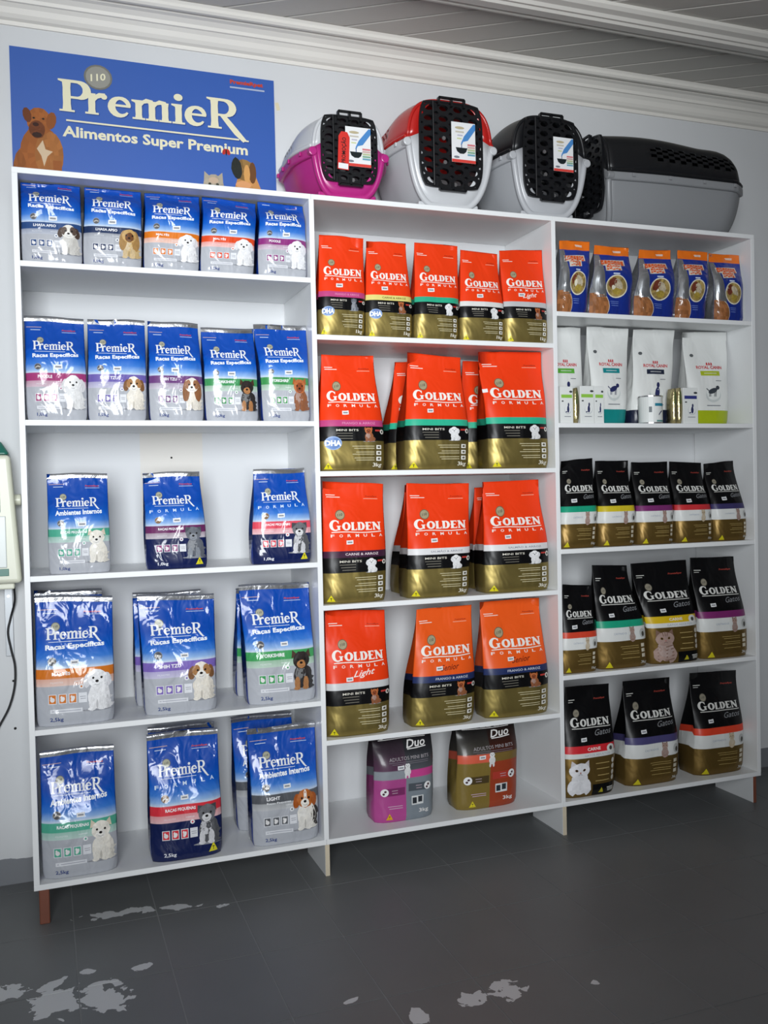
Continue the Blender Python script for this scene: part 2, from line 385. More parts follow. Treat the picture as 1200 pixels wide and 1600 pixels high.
profile('trim_2', zz([(-.052, 2.4995), (-.055, 2.484), (-.066, 2.474), (-.080, 2.470), (-.088, 2.474), (-.094, 2.474), (-.102, 2.466), (-.135, 2.464), (-.142, 2.470), (-.150, 2.470), (-.158, 2.478), (-.178, 2.482), (-.188, 2.490), (-.190, 2.4995)]), CORN)

# ------------------------------------------------------------------ shelving
LAM = simple('white_laminate', H('#eaeced'), .38, var=.03, vscale=3, spec=.45)
RAW = simple('bare_board_edge', H('#cfc3ab'), .7, var=.12, vscale=20)
RED = simple('reddish_brown_wood', H('#7a4634'), .6, var=.25, vscale=14)
T = .015; PX = [0.0, .806, 1.606, 2.407]; D = YW - .003
SZ = {'L': [1.9-T, 1.659-T, 1.244-T, .833-T, .426-T, 0.0], 'M': [1.9-T, 1.496-T, 1.098-T, .705-T, .307-T, 0.0], 'R': [1.9-T, 1.599-T, 1.242-T, .835-T, .426-T, 0.0]}
unit = empty('shelving_unit', (1.2, .15, 0))
tag(unit, 'long white open shelving unit with three bays standing against the wall', 'shelf')
def sbox(name, x0, x1, y0, y1, z0, z1, m=LAM, bev=.0008):
    k = G().box(x0-1.2, x1-1.2, y0-.15, y1-.15, z0+ZF, z1+ZF); return k.build(name, m, unit, bevel=bev, seg=1)
BX = {'L': (PX[0]+T, PX[1]-T/2), 'M': (PX[1]+T/2, PX[2]-T/2), 'R': (PX[2]+T/2, PX[3]-T)}
sbox('side_panel', PX[0], PX[0]+T, 0, D, T, 1.9-T); sbox('side_panel', PX[3]-T, PX[3], 0, D, T, 1.9-T)
for q in (1, 2): sbox('divider_panel', PX[q]-T/2, PX[q]+T/2, 0, D, T, 1.9-T)
for c in 'LMR':
    for z in SZ[c][1:5]: sbox('shelf_board', BX[c][0], BX[c][1], 0, D, z, z+T)
ends = [PX[0], PX[1], PX[2], PX[3]]
for q in range(3):
    sbox('top_board', ends[q], ends[q+1]-.0006, 0, D, 1.9-T, 1.9); sbox('bottom_board', ends[q], ends[q+1]-.0006, 0, D, 0, T)
for x in (PX[1]+.002, PX[2]+.004):
    sbox('leg', x-.007, x+.006, .004, .20, -ZF, 0); sbox('leg_edge', x-.007, x+.0065, .001, .0038, -ZF, 0, RAW)
sbox('leg', PX[3]-.034, PX[3]-.022, .004, .20, -ZF, 0); sbox('leg_edge', PX[3]-.034, PX[3]-.0215, .001, .0038, -ZF, 0, RED)
sbox('leg', .012, .038, .004, .04, -ZF, 0, RED, .002)
for x in (.02, .79, 1.59, 2.38): sbox('rear_leg', x-.012, x+.012, .26, .29, -ZF, 0, RED, .002)

# ------------------------------------------------------------------ bag materials
GLOSS_BUMP = (21, .0076, 2.0, 'Object', (1, 1, .6))
SATIN_BUMP = (13, .006, 2.0, 'Object', (1, 1, .6))
INK_GLOSS = ink_mat('glossy_print', .4, .6, GLOSS_BUMP, .07)
INK_SATIN = ink_mat('satin_print', .45, .15, SATIN_BUMP, .3)
INK_FLAT = ink_mat('matt_print', .55)
SILVER = simple('silver_foil', (.62, .63, .65), .22, .9, bump=(30, .002))
PAPER = simple('price_sticker_paper', (.78, .79, .80), .6)

def ramp_mat(name, stops, rough, coat, bump, coatr, stops2=None, metal=(), spec=.2):
    """colour bands up the bag, read from its UV map; stops = (height, colour) in order, two at one height give an edge"""
    m, nt, b = newmat(name); L = nt.links.new
    uv = nt.nodes.new('ShaderNodeUVMap'); uv.uv_map = 'UVMap'; sp = nt.nodes.new('ShaderNodeSeparateXYZ'); L(uv.outputs[0], sp.inputs[0])
    def ramp(st):
        r = nt.nodes.new('ShaderNodeValToRGB'); e = r.color_ramp.elements; r.color_ramp.interpolation = 'LINEAR'
        while len(e) > 1: e.remove(e[-1])
        last = -1
        for i, (p, c) in enumerate(st):
            p = max(p, last+.0008); last = p
            el = e[0] if i == 0 else e.new(min(1, p))
            el.position = min(1, p); el.color = (*c, 1)
        L(sp.outputs[1], r.inputs[0]); return r
    r = ramp(stops); out = r.outputs[0]
    if stops2:
        r2 = ramp(stops2); gt = nt.nodes.new('ShaderNodeMath'); gt.operation = 'GREATER_THAN'; L(sp.outputs[0], gt.inputs[0]); gt.inputs[1].default_value = .5
        mx = nt.nodes.new('ShaderNodeMix'); mx.data_type = 'RGBA'; L(gt.outputs[0], mx.inputs['Factor']); L(out, mx.inputs['A']); L(r2.outputs[0], mx.inputs['B']); out = mx.outputs['Result']
    L(out, b.inputs['Base Color'])
    setp(b, rough=rough, coat=coat, coatr=coatr, spec=spec)
    if metal:
        rm = ramp([(p, (v, v, v)) for p, v in metal]); L(rm.outputs[0], b.inputs['Metallic'])
    add_bump(nt, b, *bump, coat=True)
    return m
def mix(a, b, t): return tuple(x*(1-t)+y*t for x, y in zip(a, b))
BLUE, BLUE2, SIL, NAVY, WHITE = H('#0646a6'), H('#0f5abc'), H('#aeb1b8'), H('#0f1c4c'), H('#e8eaec')
ORANGE, GOLD, BLACK = H('#e63c12'), H('#90804a'), H('#0a0a0c')
_bm = {}
def premier_mat(band, formula):
    k = ('p', band, formula)
    if k not in _bm:
        bc = H(band); low = NAVY if formula else SIL
        _bm[k] = ramp_mat('blue_bag_film_'+band[1:]+('f' if formula else ''),
            [(0, low), (.315, low), (.316, mix(bc, WHITE, .55)), (.372, mix(bc, WHITE, .35)), (.373, bc), (.447, bc), (.448, H('#c9d6e6')), (.475, H('#8fb2df')), (.53, H('#3c79cc')), (.60, BLUE2), (.70, BLUE), (1, BLUE)],
            .4, .6, GLOSS_BUMP, .07)
    return _bm[k]
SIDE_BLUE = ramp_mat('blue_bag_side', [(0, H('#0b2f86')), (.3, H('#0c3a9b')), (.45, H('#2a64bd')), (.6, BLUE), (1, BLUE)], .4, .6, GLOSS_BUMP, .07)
def golden_mat(band, senior=False):
    k = ('g', band, senior)
    if k not in _bm:
        bc = H(band); og = H('#e85a1c') if senior else ORANGE
        _bm[k] = ramp_mat('orange_bag_film_'+band[1:]+('s' if senior else ''), [(0, GOLD), (.25, GOLD), (.2505, BLACK), (.378, BLACK), (.3785, bc), (.43, bc), (.4305, og), (1, og)],
            .42, .12, SATIN_BUMP, .25, metal=[(0, .75), (.25, .75), (.2505, 0), (1, 0)])
    return _bm[k]
def gatos_mat(band, slim=False):
    k = ('c', band, slim)
    if k not in _bm:
        bc = H(band); w0 = .36 if slim else .27; gd = H('#7a6233')
        _bm[k] = ramp_mat('black_bag_film_'+band[1:]+('c' if slim else ''), [(0, gd), (w0, gd), (w0+.001, H('#d9dbd9')), (.405, H('#d9dbd9')), (.406, bc), (.47, bc), (.471, BLACK), (1, BLACK)],
            .42, .12, SATIN_BUMP, .25, metal=[(0, .65), (w0, .65), (w0+.001, 0), (1, 0)])
    return _bm[k]
DUO_PINK = ramp_mat('pink_grey_bag_film', [(0, H('#b04a8e')), (.50, H('#a84a88')), (.51, H('#8e949b')), (.60, H('#8e949b')), (.61, H('#5a3b52')), (.80, H('#3a2e38')), (1, BLACK)], .35, .3, SATIN_BUMP, .15,
                    [(0, H('#7d868e')), (.50, H('#7d868e')), (.51, H('#c8488f')), (.59, H('#c8488f')), (.60, H('#55585e')), (.80, H('#2c2d31')), (1, BLACK)])
DUO_GOLD = ramp_mat('gold_red_bag_film', [(0, H('#7f6c34')), (.56, H('#7f6c34')), (.57, H('#d8624a')), (.66, H('#d8624a')), (.67, H('#4a463f')), (.85, H('#2a2826')), (1, BLACK)], .35, .3, SATIN_BUMP, .15,
                    [(0, H('#9c4026')), (.56, H('#9c4026')), (.57, H('#7a6433')), (.66, H('#7a6433')), (.67, H('#4b2218')), (.85, H('#2a1a16')), (1, BLACK)])
def white_mat(bottom):
    k = ('r', bottom)
    if k not in _bm:
        bc = H(bottom); wc = H('#dfe1df')
        _bm[k] = ramp_mat('white_bag_film_'+bottom[1:], [(0, bc), (.155, bc), (.156, wc), (1, wc)], .38, .3, SATIN_BUMP, .2)
    return _bm[k]
CATBLUE = ramp_mat('navy_orange_bag_film', [(0, H('#182c7e')), (.87, H('#1d3490')), (.875, H('#e8741e')), (1, H('#e8741e'))], .3, .8, GLOSS_BUMP, .08)

# ------------------------------------------------------------------ bag shape
def sstep(a, b, x):
    t = np.clip((x-a)/(b-a), 0, 1); return t*t*(3-2*t)
class Bag:
    def __init__(s, wb, wt, h, d, sk, tilt, lean, seed, k=1.0, full=.36, wr=1.0, cut=.97):
        s.wb, s.wt, s.h, s.d, s.sk, s.tilt, s.lean, s.k, s.full, s.cut = wb, wt, h, d, sk, tilt, lean, k, full, cut
        r = random.Random(seed); s.wv = []
        for i in range(5):
            s.wv.append((r.uniform(-9, 9), r.uniform(3, 16), r.uniform(0, 6.28), r.uniform(.3, 1)*.0011*wr))
        s.ph = r.uniform(0, 6.28); s.ph2 = r.uniform(0, 6.28)
    def wid(s, t):
        return s.wb + (s.wt-s.wb)*sstep(.25, 1.0, t) + .018*s.wb*np.sin(np.pi*np.clip(t, 0, .6)/.6) - .03*s.wb*(1-sstep(0, .05, t))
    def dep(s, t):
        return s.d*(1-sstep(s.full, s.cut, t)*.985)*(.90+.10*sstep(0, .06, t))
    def cx(s, t): return s.sk*sstep(.15, 1.0, t)*.35 + s.sk*t*.65
    def front(s, X, t, off=0.0):
        X = np.asarray(X, float); t = np.asarray(t, float)
        def P(X, t):
            dp = s.dep(t); B = 1-.42*np.abs(2*X)**5
            y = s.d/2 + s.lean*t - dp/2*B
            amp = sstep(.0, .12, t)*(1-.5*sstep(.85, 1, t))
            for a, b, p, m in s.wv: y = y + m*amp*np.sin(a*X*1.6+b*t+p)
            y = y + .0022*sstep(.6, 1, t)*np.sin(5.0*X+s.ph)
            x = s.cx(t) + X*s.wid(t); z = s.h*t + s.tilt*X*t**3 + .0015*sstep(.8, 1, t)*np.sin(6*X+s.ph2)
            return np.stack([x, y, z], -1)
        p = P(X, t)
        if np.isscalar(off) and off == 0: return p
        e = 1e-3; dx = P(X+e, t)-P(X-e, t); dt = P(X, t+e)-P(X, t-e)
        n = np.cross(dx, dt); n /= np.linalg.norm(n, axis=-1)[..., None]+1e-12
        return p + n*np.asarray(off)[..., None]
    def wrap(s, x, y, off):
        t = y/s.k; keep = (t < .985) & (t > .004) & (np.abs(x) < .499)
        return s.front(np.clip(x, -.5, .5), np.clip(t, 0, 1), off), keep
    def body(s, name, mats, parent):
        XS = np.array([-.5, -.485, -.46, -.42, -.36, -.27, -.18, -.09, 0, .09, .18, .27, .36, .42, .46, .485, .5]); nF = len(XS)
        TS = np.concatenate([[0, .012, .03, .06], np.linspace(.1, .9, 17), [.94, .965, .985, 1.0]])
        vs = []; uv = []; rings = []
        for t in TS:
            fr = s.front(XS, np.full(nF, t)); dp = float(s.dep(np.array(t))); yc = s.d/2 + s.lean*t
            ring = [tuple(p) for p in fr]; u = [(x+.5, t*s.k) for x in XS]
            wd = float(s.wid(np.array(t))); cx = float(s.cx(np.array(t))); cr = .10*min(1, dp/s.d)*float(sstep(.1, .5, np.array(t)))*s.d*2.2
            ztil = s.tilt*.5*t**3
            ring.append((cx+wd/2-cr, yc, s.h*t+ztil)); u.append((.995, t*s.k))
            for X in (.5, .3, 0, -.3, -.5):
                B = 1-.42*abs(2*X)**5
                ring.append((cx+X*wd, min(yc+dp/2*B, yc+dp/2), s.h*t+s.tilt*X*t**3)); u.append((.5+X*.99, t*s.k))
            ring.append((cx-wd/2+cr, yc, s.h*t-ztil)); u.append((.005, t*s.k))
            rings.append(len(vs)); vs += ring; uv += u
        n = nF+7; fs = []; mi = []
        for a in range(len(TS)-1):
            for i in range(n):
                j = (i+1) % n; fs.append((rings[a]+i, rings[a]+j, rings[a+1]+j, rings[a+1]+i))
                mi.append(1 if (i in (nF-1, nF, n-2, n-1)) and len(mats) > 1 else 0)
        fs.append(list(range(n))[::-1]); mi.append(0); fs.append([rings[-1]+i for i in range(n)]); mi.append(0)
        me = bpy.data.meshes.new(name); me.from_pydata(vs, [], fs)
        for m in mats: me.materials.append(m)
        me.polygons.foreach_set('material_index', mi); me.polygons.foreach_set('use_smooth', [True]*len(fs))
        ul = me.uv_layers.new(name='UVMap'); lv = np.zeros(len(me.loops), int); me.loops.foreach_get('vertex_index', lv)
        ul.data.foreach_set('uv', np.array(uv)[lv].ravel()); me.update()
        o = bpy.data.objects.new(name, me); COL.objects.link(o); o.parent = parent; return o
    def seal(s, parent, t0=.955):
        XS = np.linspace(-.5, .5, 15); vs = []
        for sg in (1, -1):
            for t in (t0, (1+t0)/2, 1.004):
                p = s.front(XS, np.full(15, t))
                yc = s.d/2+s.lean*t
                for q in p: vs.append((q[0], (q[1]-.0007) if sg > 0 else 2*yc-q[1]+.0022, q[2]))
        fs = []
        for b in (0, 45):
            for r in range(2):
                for i in range(14): fs.append((b+r*15+i, b+r*15+i+1, b+(r+1)*15+i+1, b+(r+1)*15+i))
        for i in range(14): fs.append((30+i, 30+i+1, 75+i+1, 75+i))
        return G().add(vs, fs).build('top_seal', SILVER, parent, smooth=True)

# ------------------------------------------------------------------ printed pictures
def dog_ink(kind):
    k = Ink(); F, J = .07, .10
    S = dict(
        maltese=dict(b='#e6e6e8', h='#eeeef0', ear='#dcdce0', es='drop'), lhasa_pup=dict(b='#c9c6c0', h='#e2ded6', ear='#4a3a32', es='drop', patch='#5a4a42'),
        lhasa=dict(b='#c7ab78', h='#c09c62', ear='#a07c4a', es='long', face='#6d4526'), poodle=dict(b='#e9e9ec', h='#ececee', ear='#e0e0e4', es='puff'),
        poodle_pup=dict(b='#dcdcdc', h='#e4e4e4', ear='#d6d6d8', es='puff'), shih=dict(b='#e4ddd0', h='#ece6da', ear='#7d5636', es='drop', patch='#a97b4f'),
        shih_adult=dict(b='#dcd5c8', h='#e9e3d8', ear='#8a5c3c', es='long', patch='#98694a', half=1), yorkie_pup=dict(b='#2e2a2a', h='#302a28', ear='#4a3428', es='up', muz='#b07a4c', legs='#a8754a'),
        yorkie=dict(b='#8a5434', h='#b4683c', ear='#a4582e', es='up', face='#8a4526', legs='#8a5638'), westie=dict(b='#e2ddd2', h='#e8e3d8', ear='#d6c9b4', es='up'),
        schnauzer=dict(b='#55565a', h='#6c6d72', ear='#48494e', es='fold', muz='#d6d6d8', legs='#d0d0d4', chest='#c4c4c8'), schnauzer_dark=dict(b='#5f636b', h='#6a6e76', ear='#50545c', es='fold', muz='#8c9098', legs='#858a92'),
        beagle=dict(b='#e6e2da', h='#b5672f', ear='#a4541f', es='drop', blaze=1, muz='#eee9e0', saddle='#2a2422'))[kind]
    b, h, e = H(S['b']), H(S['h']), H(S['ear'])
    sh = lambda c, t: mix(c, (.05, .05, .06), t)
    k.ell(.02, .015, .44, .03, sh(SIL, .45), 16, 2)
    k.ly = 1; k.ell(.22, .17, .24, .165, sh(b, .15), 16, 2, 0, F, J)
    if S.get('saddle'): k.ell(.30, .30, .13, .26, H(S['saddle']), 14, 2, .25, F, J)
    k.ly = 2; k.ell(.02, .34, .29, .30, b, 20, 3, 0, F, J)
    k.ell(-.06, .40, .16, .2, H(S['chest']) if S.get('chest') else mix(b, WHITE, .2), 14, 2, 0, F, J)
    lg = H(S['legs']) if S.get('legs') else mix(b, WHITE, .1)
    k.ly = 3
    for x in (-.16, .10):
        k.ell(x, .16, .085, .17, sh(lg, .06), 12, 2, 0, F, J); k.ell(x-.01, .04, .10, .045, lg, 10, 1, 0, F, J)
    if S['es'] != 'fold': k.ell(-.03, .14, .03, .11, sh(b, .35), 8, 1)
    k.ly = 4
    es = S['es']
    if es == 'drop':
        for s in (-1, 1): k.ell(-.02+s*.26, .70, .10, .17, e, 14, 2, s*.25, F, J)
    if es == 'puff':
        for s in (-1, 1): k.ell(-.02+s*.25, .66, .14, .19, e, 16, 2, s*.1, F, J)
    if es == 'long':
        for s in (-1, 1): k.ell(-.02+s*.21, .58, .14, .33, e, 16, 2, s*.10, F, J)
    if es == 'up':
        for s in (-1, 1): k.put([(-.02+s*.08, .86), (-.02+s*.29, .80), (-.02+s*.25, 1.0)], [(0, 1, 2) if s > 0 else (0, 2, 1)], e)
    k.ly = 5; k.ell(-.02, .74, .25, .215, h, 20, 3, 0, F*.8, J)
    if es == 'fold':
        k.ly = 6
        for s in (-1, 1): k.put([(-.02+s*.07, .93), (-.02+s*.26, .95), (-.02+s*.27, .76), (-.02+s*.20, .82)], [(0, 1, 2, 3) if s > 0 else (3, 2, 1, 0)], e)
    k.ly = 6
    if S.get('patch'):
        for s in (-1, 1): k.ell(-.02+s*.15, .76, .10, .14, H(S['patch']), 12, 2, s*.3, F, J)
    if S.get('face'): k.ell(-.02, .70, .15, .16, H(S['face']), 14, 2, 0, F, J)
    if S.get('blaze'): k.ell(-.02, .82, .045, .13, H('#efeae2'), 10, 1)
    k.ly = 7
    mz = H(S['muz']) if S.get('muz') else mix(h, WHITE, .35)
    if not S.get('face'): k.ell(-.03, .64, .13, .105, mz, 14, 2, 0, F, J)
    k.ly = 8
    dk = (.012, .01, .01)
    for s in (-1, 1): k.ell(-.02+s*.105, .755, .030, .028, dk, 10, 1)
    k.ell(-.03, .675, .045, .032, dk, 10, 1); k.strip([(-.09, .60), (-.03, .585), (.04, .60)], .012, sh(mz, .6))
    return k
def cat_ink(c1, c2, stripe=False):
    k = Ink(); a, b = H(c1), H(c2); F, J = .05, .07
    k.ell(0, .26, .42, .30, a, 20, 3, 0, F, J); k.ly = 1
    k.ell(0, .45, .30, .28, mix(a, WHITE, .1), 18, 2, 0, F, J); k.ly = 2
    for s in (-1, 1): k.put([(s*.10, .88), (s*.33, .80), (s*.30, 1.0)], [(0, 1, 2) if s > 0 else (0, 2, 1)], b)
    k.ly = 3; k.ell(0, .72, .36, .21, a, 20, 3, 0, F, J); k.ly = 4
    if stripe:
        for q in range(5): k.strip([(-.3, .12+q*.1), (0, .08+q*.1), (.3, .12+q*.1)], .03, b)
        for q in (-.1, 0, .1): k.strip([(q, .92), (q*.7, .80)], .03, b)
    k.ly = 5
    for s in (-1, 1): k.ell(s*.14, .735, .055, .035, H('#7a5a22') if stripe else H('#6b4a2a'), 12, 1, s*.2); k.ell(s*.14, .735, .025, .033, (.01, .01, .01), 8, 1)
    k.ell(0, .665, .035, .022, H('#b07a72'), 8, 1); k.strip([(-.08, .60), (0, .63), (.08, .60)], .014, mix(a, (0, 0, 0), .6))
    return k
def person_ink(c):                       # small light seated dog and owner mark of the two-flavour bags
    k = Ink(); k.ell(0, .45, .3, .3, c, 14, 2, 0, .08, .06); k.ell(0, .8, .24, .17, mix(c, WHITE, .2), 12, 2, 0, .05, .06)
    for x in (-.16, .14): k.ell(x, .14, .09, .16, c, 10, 1, 0, .05, .06)
    k.ly = 1
    for x in (-.09, .09): k.ell(x, .83, .03, .025, (.02, .02, .02), 8, 1)
    k.ell(0, .76, .035, .025, (.02, .02, .02), 8, 1); return k
_dogs = {}
def dog(k):
    if k not in _dogs: _dogs[k] = dog_ink(k)
    return _dogs[k]
LOGO_P = wordmark_lower(H('#e6e8ea')); LOGO_G = wordmark_caps(H('#eceae4')); LOGO_GD = wordmark_caps(H('#d8d8d4'))
def seal_ink(k, x, y, rx, ry, c1='#a9a894', c2='#6f6e62', tc='#4c4b44', ts=1.0):
    k.ell(x, y, rx, ry, H(c2), 18, 2); k.ly += 1; k.ell(x, y, rx*.86, ry*.86, H(c1), 18, 2); k.ly += 1
    k.text('110', x, y, rx*1.0*ts, ry*.55*ts, H(tc), .02, slope=ry*.2); k.ly -= 2
def bars(k, x0, x1, ys, col, th=.006):
    for i, y in enumerate(ys): k.rect(x0+(x1-x0)*.08*((i*7) % 3), x1, y-th/2, y+th/2, col, 5, 1)

def parts_premier(B, root, A, asp):
    I = INK_GLOSS; W_ = H('#dde6f2')
    k = Ink(); k.ly = 2; k.group(LOGO_P, -.36, .668, .70/LOGO_P.w, .088); k.strip([(-.34+.5*i/8, .650) for i in range(9)], .004, W_)
    k.build('brand_lettering', I, root, B.wrap)
    k = Ink(); k.ly = 1; seal_ink(k, -.245, .765, .058, .058*asp); k.build('anniversary_seal', I, root, B.wrap)
    k = Ink(); k.ly = 2
    if A.get('formula'): k.spaced('FORMULA', -.40, .38, .605, .030, H('#cfdff2'), .02, A.get('arch', .02))
    else: k.text(A['sub'], 0, .612, .76, .050, H('#eef2f6'), .035, slope=A.get('arch', .015))
    k.build('subtitle_lettering', I, root, B.wrap)
    k = Ink(); k.ly = 1
    k.text('PremieRpet', .235, .872, .23, .020, H('#c4412c'), .03, .2); bars(k, .12, .36, (.853,), H('#c8d4e4'), .004)
    bars(k, -.47, -.22, (.895,), H('#c9a8a0'), .005); bars(k, -.40, -.24, (.868,), H('#c8d4e4'), .006); k.build_pieces('small_print', I, root, B.wrap, 0.03, 0.05)
    k = Ink(); k.ly = 1; k.ell(-.296, .505, .056, .056*asp, H('#8d8f93'), 18, 2); k.ly = 2; k.ell(-.296, .505, .049, .049*asp, H('#7c5a38' if A.get('formula') else '#4e5056'), 18, 2); k.ly = 3
    k.strip([(-.335, .495), (-.296, .508), (-.257, .50)], .012, H('#b8b2a8')); k.build('round_emblem', I, root, B.wrap)
    k = Ink(); k.ly = 3
    tw = min(.42, .034*len(A['band_text'])+.03)
    k.text(A['band_text'], -.30+tw/2, .412, tw, .030, H('#f2f2f4'), .03)
    if A.get('band2'): k.text(A['band2'], -.12, .372, .36, .020, H('#eceef0'), .02)
    else: k.text(A.get('age', 'FILHOTES'), -.24, .343, .16, .014, mix(H(A['band']), WHITE, .85), .01)
    bars(k, -.02, .10, (.345,), mix(H(A['band']), WHITE, .8), .006); k.build('flavour_lettering', I, root, B.wrap)
    k = Ink(); k.ly = 1; ic = H(A.get('icon', A['band'])); ih = .078; iw = .105
    for q in range(3):
        x0 = -.35+q*.128; k.ly = 1; k.rect(x0, x0+iw, .175, .175+ih, H('#d5d7dc'), 3, 2); k.ly = 2; k.rect(x0+.010, x0+iw-.010, .181, .169+ih, ic, 3, 2)
        k.ly = 3; k.ell(x0+iw*.5, .21, .030, .018, H('#e4e2e2'), 10, 1, .3*q); k.ell(x0+iw*.36, .226, .014, .012, H('#e4e2e2'), 8, 1)
    k.ly = 1; k.rect(.034, .034+iw, .175, .175+ih, H('#dfe1e6'), 3, 2); k.ly = 2; bars(k, .05, .125, (.222, .206), H('#9a9ca4'), .005)
    k.ly = 1; k.ell(.07, .302, .032, .032*asp, H('#e6e8ea'), 12, 2); k.ly = 2; k.ell(.07, .302, .013, .014*asp, ic, 8, 1)
    if not A.get('formula'):
        k.ly = 1; k.rect(-.33, .08, .105, .135, H('#d9dbe0'), 8, 2); k.ly = 2; bars(k, -.31, .06, (.12,), H('#aeb0ba'), .008)
    k.build_pieces('icon', I, root, B.wrap, 0.006, 0.006)
    k = Ink(); k.ly = 1; k.text(A['weight'], -.25, .052, .17, .038, H('#e8eaf0') if A.get('formula') else H('#33457e'), .02); k.build('weight_lettering', I, root, B.wrap)
    k = Ink(); k.ly = 3; dh = A.get('dh', .34); k.group(dog(A['dog']), .285, .105, .50, dh); k.build('dog_picture', I, root, B.wrap, step=.00009)
    if A.get('formula'):
        k = Ink(); k.ly = 4; k.tri(.36, .075, .13, .075, H('#d8cf2a')); k.ly = 5; k.text('T', .36, .066, .03, .03, (.02, .02, .02), .03); k.build('warning_triangle', I, root, B.wrap)

def parts_golden(B, root, A, asp):
    I = INK_SATIN; wc = H('#e9e2da')
    k = Ink(); k.ly = 2; k.group(LOGO_G, -.40, .598, .82/LOGO_G.w, .086); k.build('brand_lettering', I, root, B.wrap)
    k = Ink(); k.ly = 2; k.strip([(-.38+.80*i/12, .584+.004*math.sin(i*.6)) for i in range(13)], .008, wc)
    k.spaced('FORMULA', -.365, .405, .556, .024, wc, .02); k.build('subtitle_lettering', I, root, B.wrap)
    k = Ink(); k.ly = 1; seal_ink(k, -.235, .728, .075, .075*asp, '#a39a7c', '#6b6048'); k.build('anniversary_seal', I, root, B.wrap)
    k = Ink(); k.ly = 1; bars(k, -.45, -.30, (.893,), wc, .006); bars(k, -.44, -.22, (.876,), wc, .006); bars(k, .16, .40, (.866,), H('#e8b8a0'), .004); k.text('PremieRpet', .29, .884, .20, .016, H('#9a2a14'), .02, .2); k.build_pieces('small_print', I, root, B.wrap, 0.03, 0.05)
    if A.get('light'):
        k = Ink(); k.ly = 2; k.text('Light', .08, .495, .34, .062, H('#efe8e0'), .01, .45, .02); k.build('variety_lettering', I, root, B.wrap)
    if A.get('senior'):
        k = Ink(); k.ly = 2; k.text('Senior', .05, .495, .30, .05, H('#7d2a12'), .012, .35, .01); k.build('variety_lettering', I, root, B.wrap)
    if A.get('flav'):
        k = Ink(); k.ly = 2; k.text(A['flav'], .08, .404, .52, .020, A.get('fc', H('#d9c9a0')), .012); k.build('flavour_lettering', I, root, B.wrap)
    k = Ink(); k.ly = 2; k.text('MINI BITS', -.10, .345, .34, .018, H('#d5d1c4'), .012); bars(k, -.27, -.02, (.318, .296, .274), H('#6a675e'), .007)
    k.rect(.325, .42, .335, .349, H('#b83a34'), 2, 1); k.ell(.445, .332, .036, .036*asp, H('#dcdad2'), 14, 2); k.ly = 3; k.ell(.445, .332, .016, .02*asp, H('#33302c'), 8, 1); k.build_pieces('band_mark', I, root, B.wrap, 0.03, 0.03)
    k = Ink(); k.ly = 3
    k.group(dog(A.get('pic', 'poodle_pup')), .225, .247, .22, .125); k.build('dog_picture', I, root, B.wrap, step=.00008)
    k = Ink(); k.ly = 1; bars(k, -.03, .31, (.208, .19, .158, .14, .108, .09), H('#c9c09c'), .005)
    for y in (.2, .15, .1):
        k.ly = 1; k.rect(.34, .425, y-.017, y+.017, H('#e2e0d8'), 2, 1); k.ly = 2; k.ell(.383, y, .025, .009, H('#5a5648'), 8, 1)
    k.build_pieces('claims_mark', I, root, B.wrap, 0.012, 0.03)
    k = Ink(); k.ly = 1; k.tri(-.39, .045, .12, .055, H('#d8cc1e')); k.ly = 2; k.text('T', -.39, .036, .03, .024, (.02, .02, .02), .03); k.build('warning_triangle', I, root, B.wrap)
    k = Ink(); k.ly = 1; k.text(A['weight'], .36, .045, .15, .042, H('#e4e0d2'), .015); k.build('weight_lettering', I, root, B.wrap)
    if A.get('dha'):
        k = Ink(); k.ly = 3; k.ell(-.31, .235, .125, .125*asp*.8, H('#8fa9d2'), 18, 2); k.ly = 4; k.ell(-.31, .235, .105, .105*asp*.8, H('#5f80b8'), 18, 2); k.ly = 5; k.text('DHA', -.31, .235, .23, .048, H('#f0f2f4'), .05); k.build('additive_badge', I, root, B.wrap)

